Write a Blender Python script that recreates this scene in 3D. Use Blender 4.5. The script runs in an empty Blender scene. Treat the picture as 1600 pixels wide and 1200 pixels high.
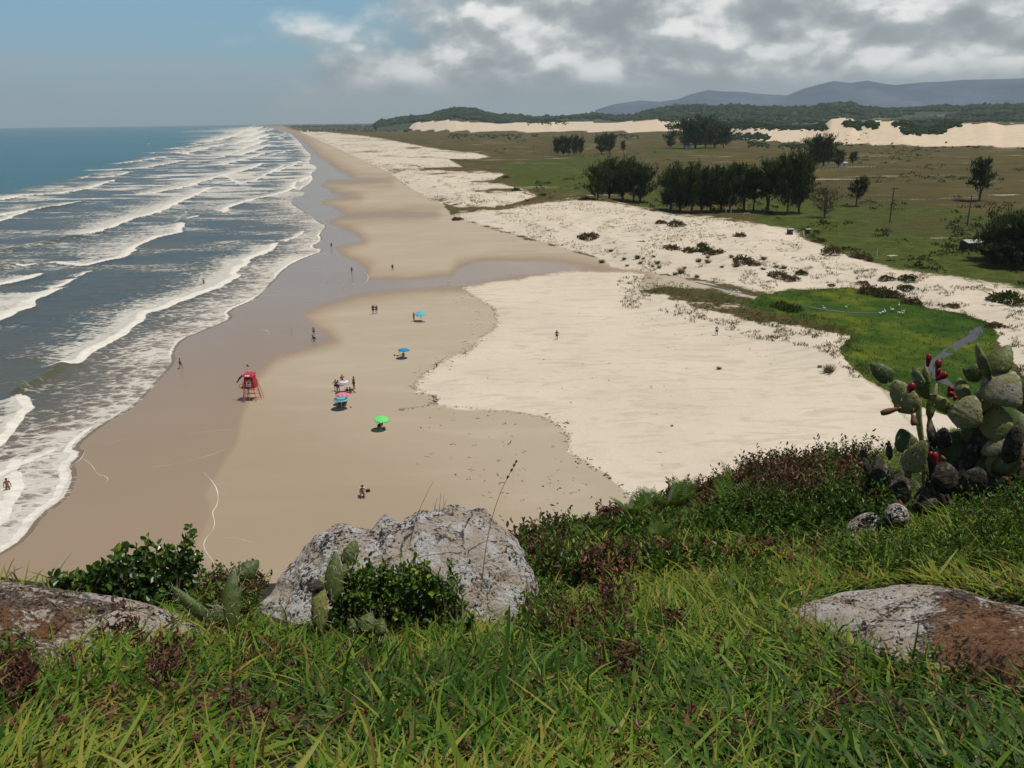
import bpy, math, random
import numpy as np
from mathutils import Vector, Matrix
random.seed(7); RS = np.random.RandomState(11)
C = bpy.context.scene.collection
rad = math.radians
# ------------------------------------------------------------------ camera, sky, sun, exposure
CH, FL = 38.0, 1280.0
HAZE = 5.2e-5
PT, RL = rad(17.85), rad(0.7)
fw = np.array([0, math.cos(PT), -math.sin(PT)]); u0 = np.array([0, math.sin(PT), math.cos(PT)]); r0 = np.array([1., 0, 0])
rt = r0*math.cos(RL) - u0*math.sin(RL); up = u0*math.cos(RL) + r0*math.sin(RL)
cd = bpy.data.cameras.new('camera'); cam = bpy.data.objects.new('camera', cd); C.objects.link(cam)
cd.sensor_width = 36; cd.lens = FL/1600*36; cd.clip_start = 0.05; cd.clip_end = 120000
M = Matrix.Identity(4)
for i in range(3):
    M[i][0] = rt[i]; M[i][1] = up[i]; M[i][2] = -fw[i]
M[2][3] = CH
cam.matrix_world = M
bpy.context.scene.camera = cam
sc = bpy.context.scene
sc.view_settings.view_transform = 'Standard'; sc.view_settings.look = 'None'; sc.view_settings.exposure = -0.50; sc.view_settings.gamma = 1
sc.cycles.volume_max_steps = 64
sc.cycles.volume_bounces = 0
sc.cycles.transparent_max_bounces = 8
SUN_EL, SUN_AZ = rad(72), rad(96)      # azimuth measured from +Y towards +X
sdv = Vector((math.sin(SUN_AZ)*math.cos(SUN_EL), math.cos(SUN_AZ)*math.cos(SUN_EL), math.sin(SUN_EL)))
sl = bpy.data.lights.new('sun', 'SUN'); sl.energy = 4.9; sl.angle = rad(0.53); sl.color = (1, 0.945, 0.85)
so = bpy.data.objects.new('sun', sl); C.objects.link(so); so.rotation_euler = sdv.to_track_quat('Z', 'Y').to_euler()

class NT:
    """small helper to write node trees"""
    def __init__(s, tree): s.t = tree; s.n = tree.nodes; s.l = tree.links
    def new(s, typ, **kw):
        n = s.n.new(typ)
        for k, v in kw.items(): setattr(n, k, v)
        return n
    def put(s, sock, v):
        if hasattr(v, 'links'): s.l.new(v, sock)
        else:
            if isinstance(v, (tuple, list)) and len(v) == 3 and sock.type == 'RGBA': v = (*v, 1)
            sock.default_value = v
    def m(s, op, a, b=0.0, c=None, clamp=False):
        n = s.new('ShaderNodeMath', operation=op, use_clamp=clamp)
        s.put(n.inputs[0], a); s.put(n.inputs[1], b)
        if c is not None: s.put(n.inputs[2], c)
        return n.outputs[0]
    def vm(s, op, a, b=(0, 0, 0)):
        n = s.new('ShaderNodeVectorMath', operation=op); s.put(n.inputs[0], a); s.put(n.inputs[1], b); return n.outputs[0]
    def ss(s, x, a, b):   # smoothstep a..b
        n = s.new('ShaderNodeMapRange', interpolation_type='SMOOTHSTEP')
        s.put(n.inputs[0], x); s.put(n.inputs[1], a); s.put(n.inputs[2], b); return n.outputs[0]
    def lin(s, x, a, b, c=0.0, d=1.0):
        n = s.new('ShaderNodeMapRange'); s.put(n.inputs[0], x); s.put(n.inputs[1], a); s.put(n.inputs[2], b)
        s.put(n.inputs[3], c); s.put(n.inputs[4], d); return n.outputs[0]
    def mix(s, f, a, b):
        n = s.new('ShaderNodeMix', data_type='RGBA'); s.put(n.inputs[0], f); s.put(n.inputs[6], a); s.put(n.inputs[7], b); return n.outputs[2]
    def noise(s, vec, scale, detail=4, rough=0.5, dist=0.0):
        n = s.new('ShaderNodeTexNoise'); s.put(n.inputs['Vector'], vec); s.put(n.inputs['Scale'], scale)
        n.inputs['Detail'].default_value = detail; n.inputs['Roughness'].default_value = rough; n.inputs['Distortion'].default_value = dist
        return n.outputs[0]
    def vor(s, vec, scale, feature='F1', out=0):
        n = s.new('ShaderNodeTexVoronoi', feature=feature); s.put(n.inputs['Vector'], vec); s.put(n.inputs['Scale'], scale); return n.outputs[out]
    def attr(s, name):
        n = s.new('ShaderNodeAttribute', attribute_name=name); return n.outputs['Fac']
    def pos(s):
        return s.new('ShaderNodeNewGeometry').outputs['Position']
    def obj(s):
        return s.new('ShaderNodeTexCoord').outputs['Object']
    def scale(s, vec, v):
        n = s.new('ShaderNodeMapping'); s.put(n.inputs['Vector'], vec); n.inputs['Scale'].default_value = v; return n.outputs[0]
    def ramp(s, f, stops):
        n = s.new('ShaderNodeValToRGB'); s.put(n.inputs[0], f); cr = n.color_ramp
        while len(cr.elements) < len(stops): cr.elements.new(0.5)
        for e, (p, c) in zip(cr.elements, stops): e.position = p; e.color = (*c, 1)
        return n.outputs[0]
    def bump(s, h, strength=0.5, dist=0.1, normal=None):
        n = s.new('ShaderNodeBump'); s.put(n.inputs['Height'], h); n.inputs['Strength'].default_value = strength
        n.inputs['Distance'].default_value = dist
        if normal is not None: s.put(n.inputs['Normal'], normal)
        return n.outputs[0]

w = bpy.data.worlds.new('World'); sc.world = w; w.use_nodes = True
k = NT(w.node_tree); k.n.clear()
sky = k.new('ShaderNodeTexSky', sky_type='NISHITA', sun_disc=False, sun_elevation=SUN_EL, sun_rotation=SUN_AZ, air_density=1.0, dust_density=0.6, ozone_density=1.6)
gen = k.new('ShaderNodeTexCoord').outputs['Generated']
sx = k.new('ShaderNodeSeparateXYZ'); k.put(sx.inputs[0], gen)
az = k.m('ARCTAN2', sx.outputs[0], sx.outputs[1]); el = sx.outputs[2]
def cvec(da, de, sa=1.0, se=1.7, z=0.0):
    n = k.new('ShaderNodeCombineXYZ'); k.put(n.inputs[0], k.m('MULTIPLY', k.m('ADD', az, da), sa)); k.put(n.inputs[1], k.m('MULTIPLY', k.m('ADD', el, de), se)); n.inputs[2].default_value = z
    return n.outputs[0]
big = k.noise(cvec(0, 0, 1, 2.2, 3.0), 6, 3, .5)
n1 = k.noise(cvec(0, 0), 10, 9, .50, .1); n2 = k.noise(cvec(0.004, 0.016), 10, 9, .50, .1)
n3 = k.noise(cvec(0, 0, 1, 3.0, 7.0), 9, 4, .5)
dif = k.m('SUBTRACT', n1, n2)
edge = k.m('SUBTRACT', az, k.m('SUBTRACT', k.m('MULTIPLY', el, 1.25), 0.315))
cov = k.ss(k.m('ADD', edge, k.m('MULTIPLY', k.m('SUBTRACT', n1, .5), .5)), -.05, .12)
streak = k.noise(cvec(0, 0, 1, 9, 1.0), 5, 5, .55)
veil = k.m('MULTIPLY', k.ss(k.m('ADD', el, k.m('MULTIPLY', k.m('SUBTRACT', streak, .5), .035)), .078, .062), k.lin(streak, .3, .7, .3, .75))
lit = k.ss(dif, -.12, .13)
puff = k.ss(k.m('ADD', n1, k.m('MULTIPLY', k.m('SUBTRACT', big, .5), .6)), .30, .64)
litv = k.m('ADD', k.m('MULTIPLY', k.m('MULTIPLY', lit, k.ss(el, .02, .055)), .66), k.m('MULTIPLY', puff, .38), clamp=True)
ccol = k.ramp(litv, [(0.0, (.26, .295, .32)), (.35, (.37, .405, .42)), (.65, (.52, .545, .55)), (1.0, (.86, .86, .84))])
ccol = k.mix(k.ss(el, .055, .005), ccol, k.mix(k.lin(n3, .3, .7), (.36, .42, .47), (.31, .37, .42)))
nis = k.new('ShaderNodeMix', data_type='RGBA', blend_type='MULTIPLY'); nis.inputs[0].default_value = 1
k.put(nis.inputs[6], sky.outputs[0]); nis.inputs[7].default_value = (.10, .105, .11, 1)
skyc = nis.outputs[2]
# towards the horizon the blue is dulled by sea air
skyc = k.mix(k.m('MULTIPLY', k.ss(el, .34, .0), .93), skyc, k.mix(k.ss(el, .03, .16), (.215, .37, .46), (.115, .33, .47)))
out = k.mix(veil, skyc, (.31, .385, .44))
cov = k.m('MULTIPLY', cov, k.m('SUBTRACT', 1, k.m('MULTIPLY', k.ss(el, .22, .5), .9)))
out = k.mix(cov, out, ccol)
zen = k.m('SUBTRACT', 1.38, k.m('MULTIPLY', k.ss(el, .17, .5), .95)); vs_ = k.new('ShaderNodeVectorMath', operation='SCALE'); k.put(vs_.inputs[0], out); k.put(vs_.inputs['Scale'], zen); out = vs_.outputs[0]
bg = k.new('ShaderNodeBackground'); k.put(bg.inputs[0], out); bg.inputs[1].default_value = 1.12
# the Nishita part is already scaled by 0.085 (its Background strength); clouds are given in radiance
wo = k.new('ShaderNodeOutputWorld'); k.l.new(bg.outputs[0], wo.inputs[0])

# ------------------------------------------------------------------ geometry helpers
def rays(px, py):
    px = np.asarray(px, float); py = np.asarray(py, float)
    d = fw + ((px-800)/FL)[..., None]*rt + ((600-py)/FL)[..., None]*up
    return d/np.linalg.norm(d, axis=-1, keepdims=True)
def proj(P):
    Q = P - np.array([0, 0, CH]); zf = np.maximum(Q@fw, 1e-3)
    return 800+FL*(Q@rt)/zf, 600-FL*(Q@up)/zf
def flat(px, py, z=0.0):
    d = rays(px, py); t = (z-CH)/d[..., 2]; P = d*t[..., None]; P[..., 2] += CH; return P
def at(px, py, dist): d = rays(px, py); return np.array([0, 0, CH]) + d*dist

def _h(ix, iy, iz, seed):
    n = (ix*374761393 + iy*668265263 + iz*2147483647 + seed*1274126177) & 0xffffffff
    n = ((n ^ (n >> 13))*1274126177) & 0xffffffff
    n = n ^ (n >> 16)
    return (n & 0xffff)/65535.0
def vnoise(x, y, z=None, seed=0):
    if z is None: z = np.zeros_like(x)
    xi = np.floor(x).astype(np.int64); yi = np.floor(y).astype(np.int64); zi = np.floor(z).astype(np.int64)
    xf = x-xi; yf = y-yi; zf = z-zi
    u = xf*xf*(3-2*xf); v = yf*yf*(3-2*yf); w_ = zf*zf*(3-2*zf)
    r = 0
    for a in (0, 1):
        for b in (0, 1):
            for c in ((0, 1) if np.any(zf) else (0,)):
                r = r + _h(xi+a, yi+b, zi+c, seed)*(u if a else 1-u)*(v if b else 1-v)*((w_ if c else 1-w_) if np.any(zf) else 1)
    return r
def fbm(x, y, z=None, seed=0, oct=4, gain=.5):
    r = 0; a = 1; t = 0
    for i in range(oct):
        f = 2.03**i
        r = r + a*vnoise(x*f+i*17.3, y*f+i*5.1, None if z is None else z*f, seed+i); t += a; a *= gain
    return r/t
def sstep(x, a, b):
    t = np.clip((x-a)/(b-a), 0, 1); return t*t*(3-2*t)
def segdist(X, Y, pl):
    """unsigned distance, and side (+ = left of travel) of nearest segment"""
    best = np.full(X.shape, 1e18); side = np.zeros(X.shape); par = np.zeros(X.shape)
    n = len(pl)-1
    for i in range(n):
        ax, ay = pl[i]; bx, by = pl[i+1]; dx, dy = bx-ax, by-ay; L2 = dx*dx+dy*dy+1e-9
        t = np.clip(((X-ax)*dx+(Y-ay)*dy)/L2, 0, 1)
        ex = X-ax-t*dx; ey = Y-ay-t*dy; d = ex*ex+ey*ey
        m = d < best
        best = np.where(m, d, best); cr = dx*(Y-ay)-dy*(X-ax); side = np.where(m, cr, side); par = np.where(m, (i+t)/n, par)
    return np.sqrt(best), np.sign(side), par
def polysdf(X, Y, poly):
    """positive inside"""
    pl = list(poly)+[poly[0]]
    d, _, _ = segdist(X, Y, pl)
    ins = np.zeros(X.shape, bool)
    for i in range(len(poly)):
        ax, ay = pl[i]; bx, by = pl[i+1]
        if ay == by: continue
        c = ((ay > Y) != (by > Y)) & (X < (bx-ax)*(Y-ay)/(by-ay)+ax); ins ^= c
    return np.where(ins, d, -d)
def tow(pl, z=0.0):
    P = flat([p[0] for p in pl], [p[1] for p in pl], z); return [(a[0], a[1]) for a in P]
def smoothpl(pl, it=2):
    for _ in range(it):
        q = [pl[0]]
        for a, b in zip(pl[:-1], pl[1:]):
            q += [(a[0]*.75+b[0]*.25, a[1]*.75+b[1]*.25), (a[0]*.25+b[0]*.75, a[1]*.25+b[1]*.75)]
        q.append(pl[-1]); pl = q
    return pl

class MB:
    def __init__(s): s.v = []; s.f = []; s.t = []; s.n = 0; s.mi = []
    def add(s, V, F, tint=0.0, mi=0):
        V = np.asarray(V, np.float64); F = np.asarray(F, np.int64)
        if F.shape[1] == 4:
            dg_ = F[:, 3] == F[:, 2]
            if dg_.any():
                s.v.append(np.zeros((0, 3))); s.f.append(F[dg_][:, :3]+s.n); s.t.append(np.zeros(0)); s.mi.append(np.full(int(dg_.sum()), mi)); F = F[~dg_]
                if not len(F): F = np.zeros((0, 4), np.int64)
        s.v.append(V); s.f.append(F+s.n); s.n += len(V)
        s.t.append(np.broadcast_to(np.asarray(tint, float), (len(V),)).copy()); s.mi.append(np.full(len(F), mi))
        return s
    def build(s, name, mat, parent=None, smooth=False, attrs=None, loc=None):
        V = np.concatenate(s.v).astype(np.float32)
        if loc is not None: V = V-np.asarray(loc, np.float32)
        me = bpy.data.meshes.new(name); me.vertices.add(len(V)); me.vertices.foreach_set('co', V.ravel())
        tot = np.concatenate([np.full(len(f), f.shape[1]) for f in s.f]); idx = np.concatenate([f.ravel() for f in s.f]).astype(np.int32)
        me.loops.add(len(idx)); me.loops.foreach_set('vertex_index', idx)
        st = np.concatenate([[0], np.cumsum(tot)[:-1]]).astype(np.int32)
        me.polygons.add(len(tot)); me.polygons.foreach_set('loop_start', st)
        me.polygons.foreach_set('use_smooth', np.full(len(tot), smooth))
        mats = mat if isinstance(mat, (list, tuple)) else [mat]
        for m_ in mats: me.materials.append(m_)
        if len(mats) > 1: me.polygons.foreach_set('material_index', np.concatenate(s.mi).astype(np.int32))
        a = me.attributes.new('tint', 'FLOAT', 'POINT'); a.data.foreach_set('value', np.concatenate(s.t).astype(np.float32))
        for kk, vv in (attrs or {}).items():
            a = me.attributes.new(kk, 'FLOAT', 'POINT'); a.data.foreach_set('value', np.asarray(vv, np.float32).ravel())
        me.update(calc_edges=True); me.validate()
        o = bpy.data.objects.new(name, me); C.objects.link(o)
        if loc is not None: o.location = loc
        if parent is not None:
            o.parent = parent
            if loc is not None: o.location = Vector(loc)-parent.location
        return o
def gridf(nr, nc):
    i = np.arange(nr-1)[:, None]*nc + np.arange(nc-1)[None, :]; i = i.ravel()
    return np.stack([i, i+1, i+nc+1, i+nc], 1)
def tube(pts, rad_, n=6, cap=True):
    P = np.asarray(pts, float); R = np.broadcast_to(np.asarray(rad_, float), (len(P),))
    T = np.gradient(P, axis=0); T /= np.linalg.norm(T, axis=1, keepdims=True)+1e-9
    a = np.array([0, 0, 1.]) if abs(T[0][2]) < .9 else np.array([1., 0, 0])
    V = []
    for p, t, r in zip(P, T, R):
        u = np.cross(a, t); u /= np.linalg.norm(u)+1e-9; v = np.cross(t, u)
        th = np.arange(n)*2*np.pi/n
        V.append(p+r*(np.cos(th)[:, None]*u+np.sin(th)[:, None]*v))
    V = np.concatenate(V); F = []
    for i in range(len(P)-1):
        for j in range(n): F.append((i*n+j, i*n+(j+1) % n, (i+1)*n+(j+1) % n, (i+1)*n+j))
    nn = len(V)
    if cap:
        V = np.vstack([V, P[0], P[-1]])
        for j in range(n):
            F.append((nn, (j+1) % n, j, j)); b = (len(P)-1)*n; F.append((nn+1, b+j, b+(j+1) % n, b+(j+1) % n))
    F = np.array(F)
    return V, F
def box(cx, cy, cz, sx_, sy_, sz_, tx=1.0, ty=1.0):
    V = np.array([(x*(sx_/2)*(tx if z > 0 else 1)+cx, y*(sy_/2)*(ty if z > 0 else 1)+cy, z*sz_/2+cz) for z in (-1, 1) for y in (-1, 1) for x in (-1, 1)])
    F = np.array([(0, 2, 3, 1), (4, 5, 7, 6), (0, 1, 5, 4), (2, 6, 7, 3), (0, 4, 6, 2), (1, 3, 7, 5)]); return V, F
def unit(a): return a/(np.linalg.norm(a, axis=-1, keepdims=True)+1e-9)
def blades(mb, P, D, L, W, B, tint, fold=.25, segs=3, wprof=(1, .9, .6, .06)):
    """P base, D unit direction, L length, W width, B bend vector"""
    n = len(P); side = unit(np.cross(D, np.array([0, 0, 1.])+RS.normal(0, .25, (n, 3)))); V = []
    s = np.linspace(0, 1, segs+1)
    for i, q in enumerate(s):
        c = P+D*(L*q)[:, None]+B*(q*q)
        wv = side*(W*.5*wprof[min(i*3//segs, 3)])[:, None]
        V += [c-wv, c+wv]
    V = np.stack(V, 1); m = 2*(segs+1); base = np.arange(n)[:, None]*m
    F = np.concatenate([base+np.array([2*i, 2*i+1, 2*i+3, 2*i+2]) for i in range(segs)])
    mb.add(V.reshape(-1, 3), F, np.repeat(tint, m))
def leaves(mb, P, A, N, L, W, tint, fold=.18, shape=(.32, .72)):
    n = len(P); A = unit(A); S = unit(np.cross(A, N)); N2 = np.cross(S, A)
    L = np.broadcast_to(L, (n,))[:, None]; W = np.broadcast_to(W, (n,))[:, None]
    h = N2*W*fold
    a, b = shape
    V = np.stack([P, P+A*L*a+S*W*.46+h, P+A*L*b+S*W*.40+h, P+A*L-h*.3, P+A*L*b-S*W*.40+h, P+A*L*a-S*W*.46+h], 1)
    base = np.arange(n)[:, None]*6
    F = np.concatenate([base+np.array([0, 1, 2, 3]), base+np.array([3, 4, 5, 0])])
    mb.add(V.reshape(-1, 3), F, np.repeat(np.broadcast_to(tint, (n,)), 6))
def rdir(n, zb=0.0):
    v = RS.normal(0, 1, (n, 3)); v[:, 2] += zb; return unit(v)
_ic = None
def ico(sub=1):
    import bmesh
    bm = bmesh.new(); bmesh.ops.create_icosphere(bm, subdivisions=sub, radius=1)
    V = np.array([v.co[:] for v in bm.verts]); F = np.array([[v.index for v in f.verts] for f in bm.faces]); bm.free(); return V, F
def tag(o, label=None, cat=None, group=None, kind=None):
    if label: o['label'] = label
    if cat: o['category'] = cat
    if group: o['group'] = group
    if kind: o['kind'] = kind
    return o
def empty(name, loc, rz=0.0):
    o = bpy.data.objects.new(name, None); C.objects.link(o); o.location = loc; o.rotation_euler = (0, 0, rz); o.empty_display_size = .3; return o
def copy_tree(o, parent=None):
    c = o.copy(); C.objects.link(c)
    for k_ in ('label', 'group', 'category'):
        if k_ in c and parent is None and k_ == 'label': pass
    c.parent = parent
    for ch in list(o.children): copy_tree(ch, c)
    return c

# ------------------------------------------------------------------ materials
def mat(name):
    m_ = bpy.data.materials.new(name); m_.use_nodes = True; q = NT(m_.node_tree); b = q.n['Principled BSDF']; return m_, q, b
def plain(name, col, rough=.7, var=.12, scale=6.0, metal=0.0):
    m_, q, b = mat(name)
    n = q.noise(q.obj(), scale, 4, .6)
    q.put(b.inputs['Base Color'], q.mix(n, tuple(c*(1-var*1.5) for c in col), tuple(min(1, c*(1+var)) for c in col)))
    b.inputs['Roughness'].default_value = rough; b.inputs['Metallic'].default_value = metal
    b.inputs['Specular IOR Level'].default_value = .3
    return m_
def foliage(name, stops, rough=.5, trans=.25, spec=.35, varscale=.0):
    """leaf colour follows the per-leaf tint attribute, with thin-leaf translucency"""
    m_, q, b = mat(name)
    t = q.attr('tint')
    if varscale: t = q.m('ADD', t, q.m('MULTIPLY', q.m('SUBTRACT', q.noise(q.pos(), varscale, 3, .6), .5), .6), clamp=True)
    c = q.ramp(t, stops)
    q.put(b.inputs['Base Color'], c); b.inputs['Roughness'].default_value = rough; b.inputs['Specular IOR Level'].default_value = spec
    if trans:
        tr = q.new('ShaderNodeBsdfTranslucent'); q.put(tr.inputs[0], q.mix(.35, c, (.25, .35, .02)))
        mx = q.new('ShaderNodeMixShader'); mx.inputs[0].default_value = trans
        q.l.new(b.outputs[0], mx.inputs[1]); q.l.new(tr.outputs[0], mx.inputs[2]); q.l.new(mx.outputs[0], q.n['Material Output'].inputs[0])
    return m_

# ------------------------------------------------------------------ land layout (traced on the ground plane)
SHORE = [(-260, 1010), (-80, 905), (0, 864), (35, 842), (60, 805), (97, 781), (109, 760), (113, 738), (106, 728), (128, 708), (110, 700), (160, 661), (205, 637),
         (240, 598), (270, 567), (266, 549), (284, 529), (308, 520), (340, 507), (362, 497), (352, 486), (400, 467), (424, 440), (446, 417), (476, 402), (508, 391),
         (484, 386), (503, 375), (497, 366), (511, 353), (499, 349), (480, 334), (457, 320), (451, 312), (478, 303), (466, 297), (490, 282), (484, 272), (497, 262), (480, 254), (488, 244), (476, 234), (470, 225), (462, 216), (452, 208), (436, 202.5), (415, 198.5), (402, 195.5)]
shore_w = smoothpl(tow(SHORE), 1)
shore_w = [(-700, -420)]+shore_w+[(-13000, 41500)]
DRY = [(1010, 427), (900, 423), (850, 430), (790, 440), (720, 449), (742, 463), (776, 484), (777, 510), (752, 527), (738, 546), (692, 563), (676, 575), (648, 598), (650, 613), (682, 620), (680, 630), (712, 640), (800, 643),
       (852, 651), (892, 680), (886, 706), (950, 742), (990, 785), (1100, 900), (1900, 1000), (2300, 640), (1700, 660), (1500, 655), (1420, 622), (1360, 600), (1330, 575), (1313, 545), (1345, 520), (1280, 505), (1190, 488), (1130, 470), (1060, 450), (990, 452), (1000, 440)]
NDUNE = [(706, 337), (728, 331), (790, 326), (850, 316), (905, 311), (965, 317), (1030, 331), (1100, 338), (1190, 350), (1236, 358), (1262, 376), (1330, 400), (1400, 421), (1480, 431), (1600, 452), (2300, 560), (2300, 760), (1620, 652),
         (1600, 585), (1560, 540), (1550, 512), (1500, 492), (1450, 484), (1390, 462), (1330, 452), (1280, 452), (1200, 458), (1130, 442), (1060, 432), (1000, 424), (955, 416), (930, 402), (870, 385), (800, 366), (735, 347)]
D2 = [(470, 203.5), (505, 206), (545, 210), (590, 215), (640, 225), (690, 234), (735, 238), (767, 245), (745, 248), (700, 249), (722, 260), (665, 262), (640, 272), (605, 268), (560, 247), (518, 228), (486, 213), (470, 207)]
D3 = [(612, 272), (650, 266), (700, 266), (760, 268), (790, 272), (770, 280), (730, 284), (780, 287), (822, 297), (840, 306), (800, 318), (770, 322), (716, 324), (684, 316), (645, 296)]
WET = [(-200, 1300), (0, 1200), (200, 1010), (330, 890), (300, 860), (330, 800), (320, 770), (370, 690), (375, 650), (400, 590), (430, 563), (500, 541), (525, 533), (515, 522), (490, 508), (472, 492), (510, 478), (560, 465), (640, 453), (720, 447), (800, 436),
       (870, 428), (930, 424), (1010, 428), (960, 419), (880, 410), (800, 403), (760, 402), (715, 412), (706, 430), (640, 435), (578, 432), (574, 418), (548, 404), (528, 390), (566, 377), (560, 364), (545, 356), (514, 350), (540, 341), (680, 334),
       (545, 331), (506, 315), (560, 308), (535, 302), (508, 290), (515, 285), (610, 283), (560, 279), (535, 266), (515, 252), (500, 243), (486, 228), (470, 214), (452, 205), (410, 196), (300, 196), (0, 500)]
MARSH = [(1185, 462), (1240, 452), (1330, 450), (1400, 462), (1455, 481), (1510, 489), (1547, 503), (1560, 525), (1548, 545), (1555, 570), (1600, 585), (1700, 640), (1700, 720), (1450, 640), (1395, 616), (1352, 590), (1320, 560), (1312, 545), (1330, 525), (1300, 508), (1250, 497), (1200, 487), (1160, 476)]
VRIDGE = [(978, 458), (1000, 450), (1030, 443), (1070, 444), (1110, 447), (1180, 462), (1250, 490), (1320, 508), (1340, 530), (1300, 522), (1240, 512), (1180, 505), (1120, 493), (1075, 478), (1040, 466), (1010, 460)]
RLIP = [(985, 457), (1030, 460), (1070, 472), (1110, 488), (1160, 500), (1220, 510), (1280, 520), (1318, 535), (1345, 565)]
ndune_w = tow(NDUNE); rlip_w = tow(RLIP, 1.5); marsh_w = tow(MARSH); dry_w = tow(DRY); d2_w = tow(D2); d3_w = tow(D3)
# far dune ridge and the land behind it: base row, crest row
FB = [(560, 199), (600, 200), (650, 205), (700, 206.5), (750, 207.5), (900, 207), (1000, 208), (1060, 208), (1130, 213), (1170, 219), (1200, 222), (1300, 226), (1400, 229), (1500, 230), (1600, 232), (2200, 245)]
FT = [(560, 199), (600, 197), (640, 192), (672, 189), (700, 187), (712, 187), (722, 190), (750, 190), (778, 193), (800, 192), (830, 191), (852, 189), (862, 186), (872, 190), (893, 189), (925, 190), (960, 191), (998, 188), (1008, 187), (1030, 185), (1045, 188), (1082, 184), (1100, 190), (1150, 191), (1180, 192), (1215, 198), (1260, 200), (1288, 194), (1299, 185), (1331, 184),
      (1345, 196), (1362, 190), (1380, 188), (1416, 188), (1430, 199), (1452, 202), (1470, 195), (1500, 194), (1522, 193), (1545, 190), (1556, 192), (1570, 196), (1600, 194), (2200, 200)]
def tabz(T):
    az_ = []; t_ = []
    for p, q in T:
        d = rays(p, q); az_.append(math.atan2(d[0], d[1])); t_.append(d[2]/math.hypot(d[0], d[1]))
    return np.array(az_), np.array(t_)
fba, fbt = tabz(FB); fta, ftt = tabz(FT)
def G(x, y):
    x = np.asarray(x, float); y = np.asarray(y, float)
    r = np.hypot(x, y); a = np.arctan2(x, y)
    d, s, _ = segdist(x, y, shore_w); sd = -d*s     # positive inland (right of travel)
    z = np.where(sd > 0, .45*(1-np.exp(-sd*.022/.45)), np.maximum(sd*.03, -4.0))
    near = r < 2500
    m = near & (sd > 10)
    if m.any():
        X = x[m]; Y = y[m]; zz = z[m]
        sdn = polysdf(X, Y, ndune_w)
        nz = fbm(X/26, Y/26, seed=3, oct=4); nz2 = fbm(X/6, Y/6, seed=9, oct=3)
        zz = zz + sstep(sdn, -2, 14)*(0.6+6.5*np.clip(nz-.32, 0, 1)+1.6*(nz2-.4))
        for q in (d2_w, d3_w):
            s2 = polysdf(X, Y, q); zz = zz + sstep(s2, -3, 10)*(1.2+4.0*np.clip(nz-.35, 0, 1)+.6*(nz2-.5))
        dr, sr, pr = segdist(X, Y, rlip_w)
        zz = zz + 2.0*np.exp(-(dr/np.where(sr > 0, 16., 10.))**2)*sstep(pr, -.05, .12)*(.8+.5*(nz-.5))
        sdd = polysdf(X, Y, dry_w); zz = zz + .22*sstep(sdd, -1.0, 3.0)+.10*sstep(sdd, 0, 30)*(fbm(X/14, Y/7, seed=5)-.5)
        sm = polysdf(X, Y, marsh_w); zz = zz*(1-sstep(sm, -4, 3))+.35*sstep(sm, -4, 3)
        fld = np.maximum(sdn, sdd) < -8
        zz = np.where(fld & (X > 0), zz+.5*(nz-.5), zz)
        z = z.copy(); z[m] = zz
    D0 = -CH/np.interp(a, fba, fbt, left=-.007, right=-.05); tt = np.interp(a, fta, ftt, left=-.007, right=-.01)
    D1 = D0*1.16+60
    hc = np.maximum(CH+tt*D1, 0)
    k0 = sstep(r, D0, D1)
    prof = np.where(r < D1, np.clip((r-D0)/(D1-D0), 0, 1)**.8, 1.0)
    hz = hc*prof*np.where(r > D1, 1-.55*sstep(r, D1, D1*1.25), 1)
    wob = (fbm(x/70, y/70, seed=21)-.5)*9*np.clip(prof*(1-prof)*4, 0, 1)+(fbm(x/24, y/24, seed=25)-.5)*3*np.clip(prof*3, 0, 1)*(r < D1)
    z = z + np.where((a > fba[0]) & (sd > 200), hz+wob*(hc > 4), 0)
    return z
def pick(px, py, n=14):
    z = np.zeros(np.shape(px)); 
    for _ in range(n):
        P = flat(px, py, 0) if False else None
        d = rays(px, py); t = (z-CH)/d[..., 2]; x = d[..., 0]*t; y = d[..., 1]*t
        z = .5*z+.5*G(np.atleast_1d(x), np.atleast_1d(y)).reshape(np.shape(z))
    return np.stack([x, y, G(np.atleast_1d(x), np.atleast_1d(y)).reshape(np.shape(z))], -1)

# polar sheet: dense inside the field of view, coarse all round
azd = np.radians(np.linspace(-35.5, 35.5, 900)); azc = np.radians(np.linspace(37, 323, 70)); AZ = np.concatenate([azd, azc])
AZ = np.concatenate([AZ, [AZ[0]+2*np.pi]])
vv = np.concatenate([np.geomspace(.6, 18, 60), np.linspace(19, 760, 640)])          # px below the horizon line
RR = np.concatenate([CH*FL/vv])[::-1]; RR = np.clip(RR, 0, 23500)+np.arange(len(RR))*.01
RR = np.concatenate([[5, 20, 40], RR[RR > 55]])
def polar(AZ, RR):
    A, R = np.meshgrid(AZ, RR); return R*np.sin(A), R*np.cos(A)
X, Y = polar(AZ, RR)
Z = G(X.ravel(), Y.ravel()).reshape(X.shape)
P = np.stack([X.ravel(), Y.ravel(), Z.ravel()], 1)
U, V_ = proj(P); behind = (P@np.array([0, 1, 0])) < 20
def pmask(poly, soft, pad=60):
    u = U; v = V_
    xs = [p[0] for p in poly]; ys = [p[1] for p in poly]
    m = (u > min(xs)-pad) & (u < max(xs)+pad) & (v > min(ys)-pad) & (v < max(ys)+pad) & ~behind
    r = np.full(u.shape, -1e3)
    if m.any(): r[m] = polysdf(u[m], v[m]*1.0, poly)
    return np.clip(.5+r/soft, 0, 1)
n_a = fbm(P[:, 0]/9, P[:, 1]/9, seed=31)-.5; n_b = fbm(P[:, 0]/45, P[:, 1]/45, seed=37)-.5
a_dry = np.maximum.reduce([pmask(DRY, 26), pmask(NDUNE, 24), pmask(D2, 8), pmask(D3, 12)])
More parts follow.
